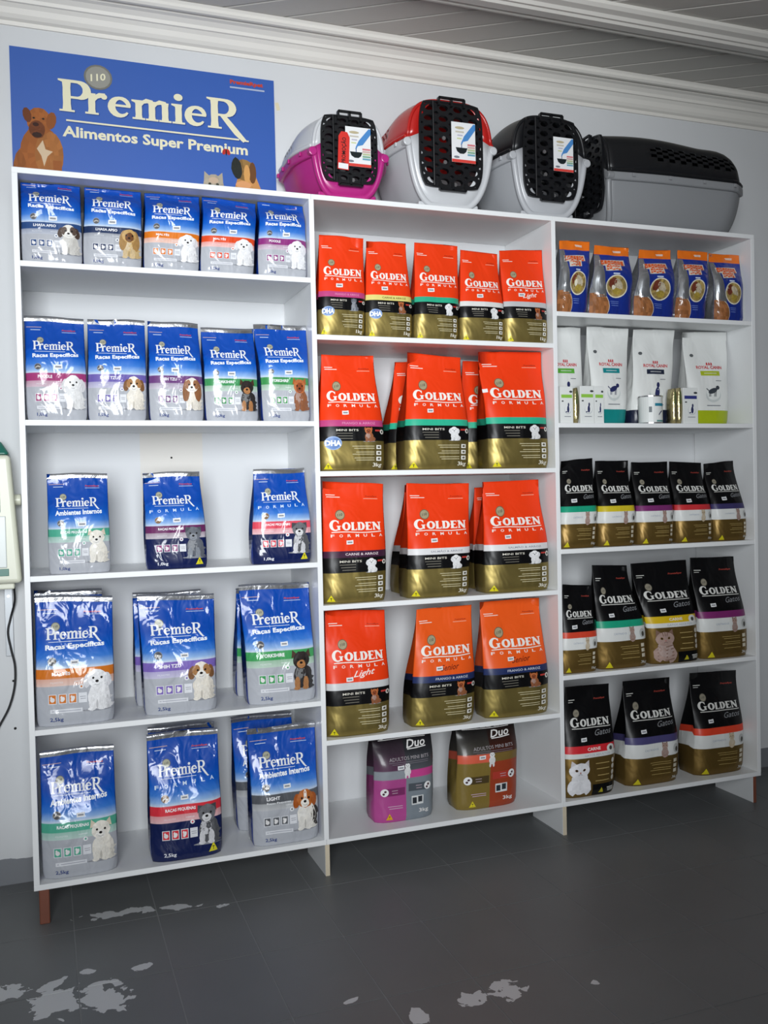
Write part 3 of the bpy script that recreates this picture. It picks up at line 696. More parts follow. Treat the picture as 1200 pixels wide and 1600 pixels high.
def parts_gatos(B, root, A, asp):
    I = INK_SATIN; wc = H('#cfcfca')
    k = Ink(); k.ly = 2; k.group(LOGO_GD, -.40, .635, .80/LOGO_GD.w, .082); k.strip([(-.38+.80*i/12, .622) for i in range(13)], .007, wc); k.build('brand_lettering', I, root, B.wrap)
    k = Ink(); k.ly = 2; k.text('Gatos', .24, .578, .34, .052, H('#84868a'), .004, .4, .012); k.build('variety_lettering', I, root, B.wrap)
    k = Ink(); k.ly = 1; seal_ink(k, -.28, .755, .065, .065*asp, '#8e8878', '#5a564c'); k.build('anniversary_seal', I, root, B.wrap)
    k = Ink(); k.ly = 1; bars(k, -.44, -.30, (.875,), wc, .007); bars(k, -.44, -.34, (.855,), wc, .005); k.text('PremieRpet', .26, .872, .26, .022, H('#a8443a'), .02, .2); k.build_pieces('small_print', I, root, B.wrap, 0.03, 0.05)
    k = Ink(); k.ly = 2
    if A.get('cat'):
        k.text(A['flav'], .02, .437, .26, .028, H('#eeeae4'), .02); k.text('GATOS ADULTOS', .08, .383, .5, .018, H('#9aa4b4'), .0)
        k.ell(.36, .425, .085, .085*asp*.8, H('#dcdcd8'), 16, 2); k.ly = 3; k.ell(.36, .425, .035, .02, H('#4a4844'), 8, 1)
        k.build('flavour_lettering', I, root, B.wrap)
        k = Ink(); k.ly = 1; k.rect(0, .49, .005, .11, BLACK, 6, 2); k.ly = 2; k.tri(.17, .05, .10, .05, H('#b8ae24')); bars(k, .28, .42, (.065, .05, .035), wc, .008); k.build('dark_base_print', I, root, B.wrap)
        k = Ink(); k.ly = 3; k.group(CAT_W if A['cat'] == 'w' else CAT_T, -.24, .01, .50, .335); k.build('cat_picture', I, root, B.wrap, step=.00009)
        k = Ink(); k.ly = 1; bars(k, .05, .32, (.30, .25, .19, .14), H('#b09a62'), .007)
        for y in (.31, .255, .20, .15): k.ell(.40, y, .033, .024, H('#cfcac0'), 10, 1)
        k.build_pieces('claims_mark', I, root, B.wrap, 0.012, 0.03); return
    k.text('CASTRADOS', -.10, .345, .26, .018, H('#9aa4b4'), .0); k.ell(.36, .335, .06, .045, H('#b4b6b4'), 14, 2); k.ly = 3; k.ell(.37, .325, .03, .026, H('#4a4844'), 10, 1)
    k.build_pieces('band_mark', I, root, B.wrap, 0.03, 0.03)
    k = Ink(); k.ly = 3; k.group(CAT_T if A.get('cc', 't') == 't' else CAT_S, .15, .262, .15, .15); k.build('cat_picture', I, root, B.wrap, step=.00007)
    k = Ink(); k.ly = 1; bars(k, -.12, .26, (.215, .195, .16, .14, .10), H('#a8925a'), .005)
    for y in (.215, .165, .115): k.rect(.31, .385, y-.017, y+.017, H('#cbc4b0'), 2, 1)
    k.tri(-.34, .045, .13, .06, H('#c9bd20')); k.text(A['weight'], .36, .045, .14, .035, wc, .01); k.build_pieces('claims_mark', I, root, B.wrap, 0.012, 0.03)
CAT_W = cat_ink('#e6e6ea', '#d0ccd0'); CAT_T = cat_ink('#a88f86', '#7d6256', True); CAT_S = cat_ink('#c4b49a', '#a89270')

def parts_duo(B, root, A, asp):
    I = INK_SATIN; wc = H('#e6e4e2')
    k = Ink(); k.ly = 2; k.group(LOGO_G, -.42, .955, .80/LOGO_G.w, .10); k.strip([(-.40+.78*i/12, .945) for i in range(13)], .008, wc); k.build('brand_lettering', I, root, B.wrap)
    k = Ink(); k.ly = 2; k.text('Duo', .20, .885, .32, .085, wc, .015, .25, .02); k.strip([(.05, .825), (.2, .832), (.36, .845)], .010, wc); k.build('variety_lettering', I, root, B.wrap)
    k = Ink(); k.ly = 2; k.text('ADULTOS MINI BITS', .06, .735, .66, .038, H('#a8a2a6'), .0, 0, .01); bars(k, -.28, .38, (.695, .675), H('#77727a'), .006); k.build('subtitle_lettering', I, root, B.wrap)
    k = Ink(); k.ly = 3; k.group(person_ink(H('#d8d8d8')), .02, .505, .18, .18); k.build('dog_picture', I, root, B.wrap, step=.00008)
    k = Ink()
    for x0, x1, y, cxx in ((-.36, -.02, .36, -.35), (.04, .38, .39, .36)):
        k.ly = 1; k.rect(x0, x1, y-.045, y+.045, A['dark'][0 if x0 < 0 else 1], 8, 2); k.ly = 2; bars(k, x0+.12, x1-.12, (y+.015, y-.015), H('#b9a6b0'), .007)
        k.ly = 3; k.ell(cxx, y, .062, .062*asp, H('#ececec'), 16, 2); k.ly = 4; k.ell(cxx+.01, y+.012, .02, .014, H('#4a3038'), 8, 1); k.ell(cxx-.015, y-.016, .02, .014, H('#4a3038'), 8, 1)
    k.ly = 1; k.rect(.09, .29, .18, .285, H('#d6d8d8'), 4, 2); k.ly = 2; k.rect(.105, .175, .195, .265, H('#30343a'), 1, 1); k.rect(.20, .27, .205, .275, H('#30343a'), 1, 1)
    bars(k, -.30, -.06, (.19, .165), H('#c8a8bc'), .008)
    k.ly = 1; k.tri(-.28, .075, .11, .075, A['tri']); k.ly = 2; k.text('T', -.28, .065, .03, .03, (.02, .02, .02), .03); k.build_pieces('panel_mark', I, root, B.wrap, 0.012, 0.04)
    k = Ink(); k.ly = 1; k.text('3kg', .30, .10, .17, .055, wc, .015); k.build('weight_lettering', I, root, B.wrap)

def parts_white(B, root, A, asp):
    I = INK_SATIN; red = H('#c4373f'); bc = H(A['band'])
    k = Ink(); k.ly = 2; k.text('ROYAL CANIN', .02, .615, .60, .035, red, .03)
    for q in (-.05, 0, .05): k.ell(.02+q, .655, .018, .014, red, 8, 1)
    k.strip([(-.05, .642), (.09, .642)], .006, red); k.build('brand_lettering', I, root, B.wrap)
    k = Ink(); k.ly = 1; k.rect(-.20, .24, .525, .575, bc, 8, 2); k.ly = 2; bars(k, -.12, .16, (.55,), mix(bc, WHITE, .4), .012); k.build('range_tag', I, root, B.wrap)
    k = Ink(); k.ly = 1; k.ell(-.34, .745, .045, .018, H('#5a5e60'), 10, 1); bars(k, .12, .26, (.47,), H('#5a5e68'), .006); bars(k, -.12, .22, (.205,), H('#6a6e78'), .008)
    k.ell(.04, .315, .19, .075, H('#c6cccb'), 20, 2); k.ly = 2; k.ell(.04, .33, .17, .065, H('#dfe2e0'), 20, 2); k.build_pieces('small_print', I, root, B.wrap, 0.03, 0.05)
    k = Ink(); k.ly = 4; n = H(A.get('fig', '#2a2f5c'))
    if A.get('cat'):
        k.ell(.05, .33, .055, .06, n, 12, 1); k.ell(.06, .41, .04, .03, n, 10, 1); k.strip([(.0, .29), (-.06, .30)], .012, n)
    else:
        k.ell(.03, .36, .11, .028, n, 14, 1, .15); k.ell(.15, .395, .045, .022, n, 10, 1)
        for x in (-.05, -.02, .08, .11): k.strip([(x, .355), (x-.01, .30)], .016, n)
        k.strip([(-.06, .36), (-.12, .385)], .012, n)
    k.build('animal_silhouette', I, root, B.wrap)

def parts_catblue(B, root, A, asp):
    I = INK_GLOSS
    k = Ink(); k.ly = 1
    def panel(ys, xr, col, jit=0.0, n=4):
        vs = [(-.496+(x+.496)*i/n, y) for y, x in zip(ys, xr) for i in range(n+1)]
        k.put(vs, [(j*(n+1)+i, j*(n+1)+i+1, (j+1)*(n+1)+i+1, (j+1)*(n+1)+i) for j in range(len(ys)-1) for i in range(n)], col, jit)
    yy = np.linspace(.24, .862, 26); panel(yy, np.interp(yy, (.24, .45, .70, .86), (-.17, -.24, -.31, -.36)), H('#c4c8cc'), 0, 8); k.build('silver_panel', SILV_INK, root, B.wrap)
    k = Ink(); k.ly = 2; panel((.008, .06, .12, .18, .23, .27, .30), (-.13, -.11, -.10, -.12, -.17, -.25, -.36), H('#94603a'), .3, 7); k.strip([(-.125, .01), (-.10, .07), (-.095, .12), (-.115, .18), (-.165, .235), (-.25, .28)], .012, H('#c9c2b4')); k.build('kibble_picture', I, root, B.wrap)
    k = Ink()
    for (x0, x1, y) in ((-.36, .26, .745), (-.22, .14, .668)):
        k.ly = 2; k.rect(x0-.03, x1+.03, y-.045, y+.045, H('#d9cfc2'), 8, 2, .02)
        k.ly = 3; n = 7 if x1-x0 > .5 else 5
        for q in range(n):
            a = x0+(x1-x0)*q/n; k.rect(a+.006, a+(x1-x0)/n-.004, y-.036+.012*(q % 2), y+.036, H('#dd5c22'), 1, 1, .004); 
            k.ly = 4; k.ell(a+(x1-x0)/n*.5, y+(.008 if q % 2 else -.006), .012, .010, H('#d9cfc2'), 7, 1); k.ly = 3
    k.build('brand_lettering', I, root, B.wrap)
    k = Ink(); k.ly = 1; k.ell(.04, .40, .26, .165, H('#ddd8c4'), 24, 2); k.ly = 2; k.ell(.04, .40, .235, .148, H('#9a8450'), 24, 3, 0, 0, .35); k.ly = 3
    k.ell(-.06, .45, .10, .07, H('#6a3426'), 14, 2, .4, .1, .2); k.ell(.08, .43, .11, .06, H('#b4a890'), 14, 2, -.5, .1, .2); k.ell(.06, .33, .10, .05, H('#a08a3c'), 12, 2, 0, .1, .2)
    k.build('dish_picture', I, root, B.wrap)
    k = Ink(); k.ly = 1; bars(k, .02, .26, (.94, .925), H('#e8d8cc'), .012)
    bars(k, -.06, .10, (.58,), H('#c9d4ea'), .02); bars(k, -.08, .12, (.185, .16, .13), H('#6a80c0'), .008); k.build_pieces('small_print', I, root, B.wrap, 0.03, 0.05)
SILV_INK = ink_mat('silver_print', .22, .3, GLOSS_BUMP, .08); SILV_INK.node_tree.nodes['Principled BSDF'].inputs['Metallic'].default_value = .85

# ------------------------------------------------------------------ the bags, bay by bay
ROWN = ['top', 'second', 'third', 'fourth', 'bottom']; BAYN = {'L': 'left', 'M': 'middle', 'R': 'right'}
SEED = [100]
def make_bag(bay, row, q, style, A, d, pos, desc, yf=.014, k=1.0, lean=.0, back=False, wscale=.985, tz=None):
    """q = pixel corners TL, TR, BL, BR of the bag's front; the bag stands on its shelf with its foot yf behind the front edge"""
    SEED[0] += 1
    zs = SZ[bay][row+1]+T+ZF; ztop = SZ[bay][row]+ZF
    (tl, tr, bl, br) = q; yt = yf + d/2 + lean
    xl, xr = at_y(*bl, yf)[0], at_y(*br, yf)[0]; a, b = at_y(*tl, yt), at_y(*tr, yt)
    wb, wt = (xr-xl)*wscale, (b[0]-a[0])*wscale
    zt = (a[2]+b[2])/2 if tz is None else tz+zs
    h = min(zt, ztop-.006) - zs; tilt = np.clip(b[2]-a[2], -.012, .012) if tz is None else 0
    if h + zs + abs(tilt)/2 > ztop-.003: h = ztop-.003-abs(tilt)/2-zs
    cxb = (xl+xr)/2; cxt = (a[0]+b[0])/2
    lo, hi = BX[bay]
    cxb = min(max(cxb, lo+wb*.52+.002), hi-wb*.52-.002) if not A.get('free') else cxb
    cxt = min(max(cxt, lo+wt*.505+.002), hi-wt*.505-.002) if not A.get('free') else cxt
    root = empty(A.get('name', 'dog_food_bag'), (cxb, yf, zs+.0006))
    B = Bag(wb, wt, h, d, cxt-cxb, tilt, lean, SEED[0], k, A.get('full', .36), A.get('wr', 1.0), A.get('cut', .97))
    tag(root, f"{desc}, {pos}, {ROWN[row]} row of {BAYN[bay]} bay", 'pet food', A.get('group'))
    asp = (wb/(h/k)) if h else 1
    if style == 'premier':
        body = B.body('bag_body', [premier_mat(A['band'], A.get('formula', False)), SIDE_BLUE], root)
        if A.get('seal', True): B.seal(root)
        parts_premier(B, root, A, asp)
    elif style == 'golden': B.body('bag_body', [golden_mat(A['band'], A.get('senior', False))], root); parts_golden(B, root, A, asp)
    elif style == 'gatos': B.body('bag_body', [gatos_mat(A['band'], bool(A.get('cat')))], root); parts_gatos(B, root, A, asp)
    elif style == 'duo': B.body('bag_body', [A['mat']], root); parts_duo(B, root, A, asp)
    elif style == 'white': B.body('bag_body', [white_mat(A['bot'])], root); parts_white(B, root, A, asp)
    elif style == 'catblue': B.body('bag_body', [CATBLUE, SILVER], root); parts_catblue(B, root, A, asp)
    pt = {'premier': (.015, .50), 'golden': (-.12, .50), 'gatos': (-.17, .525), 'duo': (-.13, .63), 'catblue': None, 'white': None}[style]
    if pt and not back:
        r = random.Random(SEED[0]); px, py = pt[0]+r.uniform(-.05, .05), pt[1]+r.uniform(-.012, .008); hw, hh = .0105/wb, .0058/(h/k)
        if A.get('price'): px, py = A['price']
        for nm, sx, of, m in (('price_label', 1, .0011, PAPER),):
            pts = B.wrap(np.array([px-hw, px, px+hw, px+hw, px, px-hw]), np.array([py-hh, py-hh, py-hh*.8, py+hh*1.2, py+hh, py+hh]), np.full(6, of))[0]
            pl = G().add([tuple(p) for p in pts]+[(p[0], p[1]+.0006, p[2]) for p in pts], [(0, 1, 4, 5), (1, 2, 3, 4), (0, 6, 7, 1), (1, 7, 8, 2), (3, 9, 10, 4), (4, 10, 11, 5), (2, 8, 9, 3), (5, 11, 6, 0)]).build(nm, m, root)
        kk = Ink(); kk.rect(px-hw*.7, px+hw*.7, py-hh*.35, py+hh*.4, H('#8a8c92')); kk.build('price_figures', INK_FLAT, pl, B.wrap, off=.0015)
    return root

RE, AI = 'Raças Específicas', 'Ambientes Internos'
P1 = 'blue bag with '
def prem(bay, row, q, band, bt, dg, pos, desc, **kw):
    if row < 2: kw.setdefault('wscale', .97)
    A = dict(sub=kw.pop('sub', RE), band=band, band_text=bt, dog=dg, weight=kw.pop('weight', '1,0kg'))
    for n in ('formula', 'seal', 'icon', 'band2', 'age', 'arch', 'dh', 'group', 'full', 'wr', 'price'):
        if n in kw: A[n] = kw.pop(n)
    return make_bag(bay, row, q, 'premier', A, kw.pop('d', .085), pos, P1+desc, **kw)
g0 = 'small blue bags in the top row'
prem('L', 0, ((30, 280), (126, 288), (31, 404), (128, 411)), '#2c4a7c', 'LHASA APSO', 'lhasa_pup', 'leftmost', 'navy band and puppy', k=.92, seal=False, group=g0, arch=-.012, full=.75)
prem('L', 0, ((130, 289), (221, 297), (130, 412), (223, 419)), '#1f3156', 'LHASA APSO', 'lhasa', 'second from left', 'navy band and long-haired dog', k=.92, seal=False, group=g0, age='ADULTOS', arch=-.012, full=.75)
prem('L', 0, ((224, 298), (312, 304), (225, 418), (313, 426)), '#d9761f', 'MALTÊS', 'maltese', 'centre', 'amber band', k=.94, seal=False, group=g0, full=.75)
prem('L', 0, ((314, 303), (400, 315), (314, 426), (399, 431)), '#d9491f', 'MALTÊS', 'maltese', 'fourth from left', 'vermilion band', k=.94, seal=False, group=g0, age='ADULTOS', full=.75)
prem('L', 0, ((404, 316), (477, 323), (405, 431), (482, 435)), '#8a2f78', 'POODLE', 'poodle', 'rightmost', 'purple band', k=.90, seal=False, group=g0, age='ADULTOS', full=.75)
g1 = 'small blue bags in the second row'
prem('L', 1, ((36, 494), (132, 499), (39, 654), (136, 656)), '#a03a72', 'POODLE', 'poodle_pup', 'leftmost', 'magenta band', group=g1, full=.55)
prem('L', 1, ((135, 499), (227, 502), (138, 656), (231, 658)), '#6c5fa8', 'SHIH TZU', 'shih', 'second from left', 'lilac band', group=g1, full=.55)
prem('L', 1, ((229, 502), (310, 507), (235, 658), (321, 659)), '#6a3f78', 'SHIH TZU', 'shih_adult', 'centre', 'plum band', group=g1, age='ADULTOS', full=.55)
prem('L', 1, ((312, 513), (397, 515), (323, 659), (407, 659)), '#3d8e55', 'YORKSHIRE', 'yorkie_pup', 'fourth from left', 'green band and dark puppy', group=g1, full=.55)
prem('L', 1, ((400, 508), (484, 510), (413, 658), (488, 658)), '#3d8e4e', 'YORKSHIRE', 'yorkie', 'rightmost', 'green band and ginger dog', group=g1, age='ADULTOS', full=.55)
g2 = 'blue bags in the third row'
prem('L', 2, ((72, 741), (168, 740), (77, 899), (174, 896)), '#4fa88e', 'RAÇAS PEQUENAS', 'westie', 'leftmost', 'mint band and white terrier', sub=AI, group=g2, full=.5)
prem('L', 2, ((222, 740), (312, 737), (231, 891), (326, 888)), '#6a2a5c', 'RAÇAS PEQUENAS', 'schnauzer_dark', 'centre', 'maroon band over navy base', formula=True, icon='#8a3a74', age='ADULTOS', group=g2, full=.5)
prem('L', 2, ((395, 735), (476, 732), (397, 880), (489, 877)), '#dc4a5c', 'RAÇAS PEQUENAS', 'schnauzer', 'rightmost', 'coral band over navy base', formula=True, group=g2, full=.5)
g3 = 'large blue bags in the fourth row'
prem('L', 3, ((53, 932), (176, 931), (57, 1141), (180, 1134)), '#d07424', 'MALTÊS', 'maltese', 'leftmost', 'amber band', weight='2,5kg', d=.11, group=g3)
prem('L', 3, ((213, 931), (335, 928), (228, 1125), (342, 1114)), '#7a63b4', 'SHIH TZU', 'shih', 'centre', 'lilac band', weight='2,5kg', d=.11, group=g3, yf=.018)
prem('L', 3, ((372, 915), (483, 910), (394, 1107), (500, 1092)), '#3f9a58', 'YORKSHIRE', 'yorkie_pup', 'rightmost', 'green band', weight='2,5kg', d=.11, group=g3, yf=.016)
g3b = 'large blue bags standing behind in the fourth row'
prem('L', 3, ((52, 924), (160, 921), (62, 1128), (168, 1122)), '#d07424', 'MALTÊS', 'maltese', 'behind leftmost bag', 'amber band', weight='2,5kg', d=.11, yf=.145, back=True, group=g3b)
prem('L', 3, ((206, 928), (314, 922), (214, 1102), (322, 1092)), '#7a63b4', 'SHIH TZU', 'shih', 'behind centre bag', 'lilac band', weight='2,5kg', d=.11, yf=.145, back=True, group=g3b)
prem('L', 3, ((368, 920), (468, 910), (372, 1085), (470, 1072)), '#3f9a58', 'YORKSHIRE', 'yorkie_pup', 'behind rightmost bag', 'green band', weight='2,5kg', d=.11, yf=.145, back=True, group=g3b)
g4 = 'large blue bags in the bottom row'
prem('L', 4, ((61, 1175), (178, 1163), (67, 1380), (186, 1365)), '#4fa88e', 'RAÇAS PEQUENAS', 'westie', 'leftmost', 'mint band', sub=AI, weight='2,5kg', d=.11, group=g4, arch=.03)
prem('L', 4, ((228, 1149), (340, 1137), (238, 1354), (350, 1336)), '#d5323f', 'RAÇAS PEQUENAS', 'schnauzer', 'centre', 'red band over navy base', formula=True, weight='2,5kg', d=.11, group=g4, arch=.03)
prem('L', 4, ((388, 1140), (495, 1128), (398, 1327), (501, 1310)), '#56595e', 'LIGHT', 'beagle', 'rightmost', 'dark grey band and beagle', sub=AI, band2='Raças Pequenas', weight='2,5kg', d=.105, group=g4, arch=.02, dh=.37)
g4b = 'large blue bags standing behind in the bottom row'
prem('L', 4, ((230, 1137), (335, 1128), (240, 1325), (340, 1312)), '#d5323f', 'RAÇAS PEQUENAS', 'schnauzer', 'behind centre bag', 'red band', formula=True, weight='2,5kg', d=.11, yf=.145, back=True, group=g4b)
prem('L', 4, ((360, 1122), (455, 1112), (374, 1290), (475, 1275)), '#56595e', 'LIGHT', 'beagle', 'behind rightmost bag', 'dark grey band', sub=AI, weight='2,5kg', d=.11, yf=.155, back=True, group=g4b, lean=-.02)

O1 = 'orange and gold bag with '
def gold(row, q, band, pos, desc, **kw):
    if row == 0: kw.setdefault('wscale', .965)
    A = dict(band=band, weight=kw.pop('weight', '3kg'), name='dog_food_bag', full=kw.pop('full', .30))
    for n in ('light', 'senior', 'flav', 'fc', 'dha', 'pic', 'group', 'wr', 'price'):
        if n in kw: A[n] = kw.pop(n)
    return make_bag('M', row, q, 'golden', A, kw.pop('d', .12), pos, O1+desc, **kw)
g = 'small orange bags in the top row'
gold(0, ((497, 367), (569, 373), (498, 522), (573, 525)), '#b8447c', 'leftmost', 'magenta band', weight='1kg', d=.085, dha=1, flav='FRANGO & ARROZ', fc=H('#d88ab0'), pic='schnauzer_dark', group=g)
gold(0, ((571, 377), (635, 381), (573, 525), (648, 527)), '#d9cf7a', 'second from left', 'yellow band', weight='1kg', d=.085, dha=1, flav='CARNE & ARROZ', fc=H('#6a5a2a'), pic='yorkie', group=g)
gold(0, ((646, 379), (716, 385), (649, 527), (720, 530)), '#2fa684', 'centre', 'green band', weight='1kg', d=.085, group=g)
gold(0, ((718, 391), (778, 398), (721, 530), (792, 532)), '#d8d8d6', 'fourth from left', 'white band', weight='1kg', d=.085, group=g)
gold(0, ((780, 392), (849, 391), (793, 532), (862, 534)), '#b9bbbd', 'rightmost', 'grey band', weight='1kg', d=.085, light=1, pic='yorkie', group=g)
g = 'orange bags in the second row'
gold(1, ((501, 555), (584, 557), (502, 733), (605, 735)), '#b8447c', 'leftmost', 'magenta band', dha=1, flav='FRANGO & ARROZ', fc=H('#d88ab0'), pic='yorkie', group=g)
gold(1, ((636, 551), (720, 560), (636, 734), (737, 735)), '#2fae8c', 'centre', 'green band', group=g, d=.12)
gold(1, ((757, 549), (856, 549), (768, 734), (863, 733)), '#2fae8c', 'rightmost', 'green band', group=g, price=(-.48, .66))
g = 'orange bags standing behind in the second row'
gold(1, ((616, 566), (702, 566), (608, 732), (702, 732)), '#2fae8c', 'behind centre bag', 'green band', yf=.15, back=True, group=g, d=.13)
gold(1, ((722, 565), (812, 566), (722, 731), (814, 731)), '#2fae8c', 'behind rightmost bag', 'green band', yf=.15, back=True, group=g, d=.13)
g = 'orange bags in the third row'
gold(2, ((503, 752), (599, 757), (507, 943), (607, 940)), '#3f1f38', 'leftmost', 'dark purple band', flav='CARNE & ARROZ', fc=H('#e0d0d4'), group=g)
gold(2, ((634, 756), (733, 756), (640, 936), (738, 932)), '#d9d9da', 'centre', 'white band', flav='SALMÃO & ARROZ', fc=H('#8c8e98'), group=g)
gold(2, ((753, 754), (842, 750), (762, 928), (864, 921)), '#d9d9da', 'rightmost', 'white band', flav='SALMÃO & ARROZ', fc=H('#8c8e98'), group=g)
g = 'orange bags standing behind in the third row'
gold(2, ((632, 758), (722, 755), (626, 922), (722, 918)), '#d9d9da', 'behind centre bag', 'white band', yf=.15, back=True, group=g, d=.13)
gold(2, ((756, 762), (832, 757), (752, 914), (842, 908)), '#d9d9da', 'behind rightmost bag', 'white band', yf=.15, back=True, group=g, d=.13)
g = 'orange bags in the fourth row'
gold(3, ((507, 954), (601, 953), (512, 1154), (613, 1143)), '#c9cbcc', 'leftmost', 'pale grey band', light=1, pic='yorkie', group=g, price=(-.15, .455))
gold(3, ((650, 953), (737, 945), (646, 1134), (745, 1120)), '#23305c', 'centre', 'navy band', senior=1, flav='FRANGO & ARROZ', fc=H('#c4c8d4'), pic='yorkie', group=g)
gold(3, ((749, 941), (843, 934), (762, 1122), (863, 1112)), '#23305c', 'rightmost', 'navy band', senior=1, flav='FRANGO & ARROZ', fc=H('#c4c8d4'), pic='yorkie', group=g)
g = 'two-flavour bags in the bottom row'
make_bag('M', 4, ((577, 1148), (671, 1140), (588, 1296), (681, 1277)), 'duo', dict(mat=DUO_PINK, dark=(H('#7a2f62'), H('#4e555c')), tri=H('#d9a820'), group=g, full=.62, cut=1.15), .115, 'left of two', 'pink and grey two-flavour dog food bag', yf=.05, tz=.262, k=1.0)
make_bag('M', 4, ((708, 1128), (801, 1120), (717, 1274), (812, 1255)), 'duo', dict(mat=DUO_GOLD, dark=(H('#4c3f24'), H('#b03c30')), tri=H('#d6c62a'), group=g, full=.62, cut=1.15), .115, 'right of two', 'gold and red two-flavour dog food bag', yf=.05, tz=.262, k=1.0)

g = 'blue and orange bags in the top row'
for i, q in enumerate((((873, 376), (921, 378), (874, 485), (921, 487)), ((928, 384), (983, 388), (924, 488), (990, 492)), ((998, 391), (1048, 392), (994, 492), (1057, 495)), ((1058, 391), (1106, 395), (1059, 496), (1107, 499)), ((1119, 397), (1166, 401), (1121, 499), (1167, 501)))):
    make_bag('R', 0, q, 'catblue', dict(name='pet_food_bag', group=g, full=.5, wr=1.5), .09, ['leftmost', 'second from left', 'centre', 'fourth from left', 'rightmost'][i], 'glossy navy and orange pet food bag')
g = 'tall white bags in the second row'
WB = 'white veterinary pet food bag with '
for q, bot, band, ct, pos, ds in ((((852, 507), (907, 508), (852, 659), (914, 659)), '#5aa83c', '#5aa83c', True, 'leftmost', 'green tag'), (((916, 509), (982, 512), (928, 660), (983, 660)), '#14807e', '#16858a', False, 'second from left', 'teal base'),
                                   (((989, 514), (1054, 515), (990, 661), (1051, 661)), '#1b2138', '#232a3e', True, 'third from left', 'navy base'), (((1070, 516), (1140, 516), (1080, 661), (1143, 660)), '#a3b31c', '#a9b824', False, 'rightmost', 'lime base')):
    make_bag('R', 1, q, 'white', dict(name='pet_food_bag', bot=bot, band=band, cat=ct, group=g, full=.25, fig='#2a2f5c' if band != '#a9b824' else '#3a4048', ), .10, pos, WB+ds, yf=.11 if pos == 'leftmost' else .075)
C1 = 'black and gold bag with '
def gat(row, q, band, pos, desc, **kw):
    kw.setdefault('wscale', .975)
    A = dict(band=band, weight=kw.pop('weight', '1kg'), name='cat_food_bag', full=kw.pop('full', .32))
    for n in ('cat', 'flav', 'cc', 'group'):
        if n in kw: A[n] = kw.pop(n)
    return make_bag('R', row, q, 'gatos', A, kw.pop('d', .12), pos, C1+desc, **kw)
g = 'black bags in the third row'
gat(2, ((876, 721), (926, 716), (877, 857), (937, 854)), '#1f9c7a', 'leftmost', 'green band', group=g)
gat(2, ((929, 721), (982, 720), (940, 856), (998, 851)), '#cdb92a', 'second from left', 'yellow band', group=g)
gat(2, ((985, 723), (1043, 722), (1001, 853), (1059, 848)), '#7a2f6c', 'centre', 'purple band', group=g)
gat(2, ((1045, 722), (1096, 724), (1062, 850), (1120, 845)), '#c8343a', 'fourth from left', 'red band', group=g, cc='s')
gat(2, ((1099, 725), (1146, 720), (1122, 846), (1175, 841)), '#3a3562', 'rightmost', 'indigo band', group=g)
g = 'black bags in the fourth row'
gat(3, ((878, 914), (925, 915), (880, 1053), (937, 1049)), '#d0452e', 'leftmost', 'red band', group=g, cc='s', d=.075)
gat(3, ((924, 884), (980, 884), (941, 1048), (1019, 1042)), '#1f9c7a', 'second from left', 'green band', group=g, weight='3kg')
gat(3, ((984, 881), (1072, 875), (1022, 1042), (1100, 1034)), '#d6b41e', 'third from left', 'yellow band, tabby', group=g, cat='t', flav='CARNE')
gat(3, ((1077, 872), (1147, 870), (1103, 1033), (1178, 1025)), '#7a2a68', 'rightmost', 'purple band', group=g, weight='3kg')
g = 'black bags in the bottom row'
gat(4, ((882, 1074), (952, 1068), (884, 1246), (966, 1237)), '#d02a34', 'leftmost', 'red band and white cat', group=g, cat='w', flav='CARNE')
gat(4, ((972, 1065), (1047, 1058), (983, 1226), (1068, 1215)), '#4a4674', 'centre', 'indigo band', group=g, weight='3kg', d=.14, yf=.03)
gat(4, ((1078, 1052), (1152, 1047), (1091, 1212), (1170, 1204)), '#dc452c', 'rightmost', 'orange-red band', group=g, weight='3kg', cc='s', d=.14, yf=.03)

# ------------------------------------------------------------------ small packs in front of the white bags
BOXW = simple('white_carton', H('#dfe2e0'), .45); SACH = simple('pale_gold_foil', H('#c9bd8e'), .25, .8, bump=(60, .002)); TIN = simple('tin_rim', (.6, .6, .62), .25, .9)
def flatmap(ox, oy, oz, wd, ht, dy=-1):
    return lambda x, y, off: (np.stack([ox+x*wd, np.full(len(x), oy)-off, oz+y*ht], -1), np.ones(len(x), bool))
z_r1 = SZ['R'][2]+T+ZF
def carton(u0, u1, vtop, yf, stripe, label, d=.03):
    a, b = at_y(u0, 660, yf), at_y(u1, 660, yf); zt = at_y(u0, vtop, yf)[2]; wd, ht = b[0]-a[0], zt-z_r1
    r = empty('pouch_carton', ((a[0]+b[0])/2, yf, z_r1+.0005)); tag(r, label, 'carton', 'small cartons in front of the white bags')
    G().box(-wd/2, wd/2, 0, d, 0, ht).build('box_body', BOXW, r, bevel=.0008, seg=1)
    fm = flatmap(0, 0, 0, wd, ht); n = H('#2c3158')
    k = Ink(); k.rect(-.42, .42, .69, .78, H(stripe)); k.build('range_stripe', INK_FLAT, r, fm)
    k = Ink(); k.ell(.08, .37, .28, .13, H('#c3c9ca'), 18, 1); k.ly = 1; k.ell(.08, .385, .25, .115, H('#e2e4e3'), 18, 1); k.ly = 2
    k.ell(.1, .38, .09, .10, n, 10, 1); k.ell(.13, .50, .06, .055, n, 10, 1); k.strip([(.02, .31), (-.1, .30)], .03, n); k.build('cat_silhouette', INK_FLAT, r, fm)
    k = Ink(); k.ell(.33, .86, .13, .03, H('#3c4042'), 10, 1); k.rect(-.2, .3, .17, .19, H('#8a8e94')); k.ell(-.32, .60, .08, .02, H('#3c4042'), 8, 1); k.build('small_print', INK_FLAT, r, fm)
    return r
carton(876, 896, 604, .012, '#8cc04a', 'white carton with green stripe nearest the divider, in front of white bags')
carton(907, 929, 603, .012, '#8cc04a', 'white carton with green stripe, second from the divider')
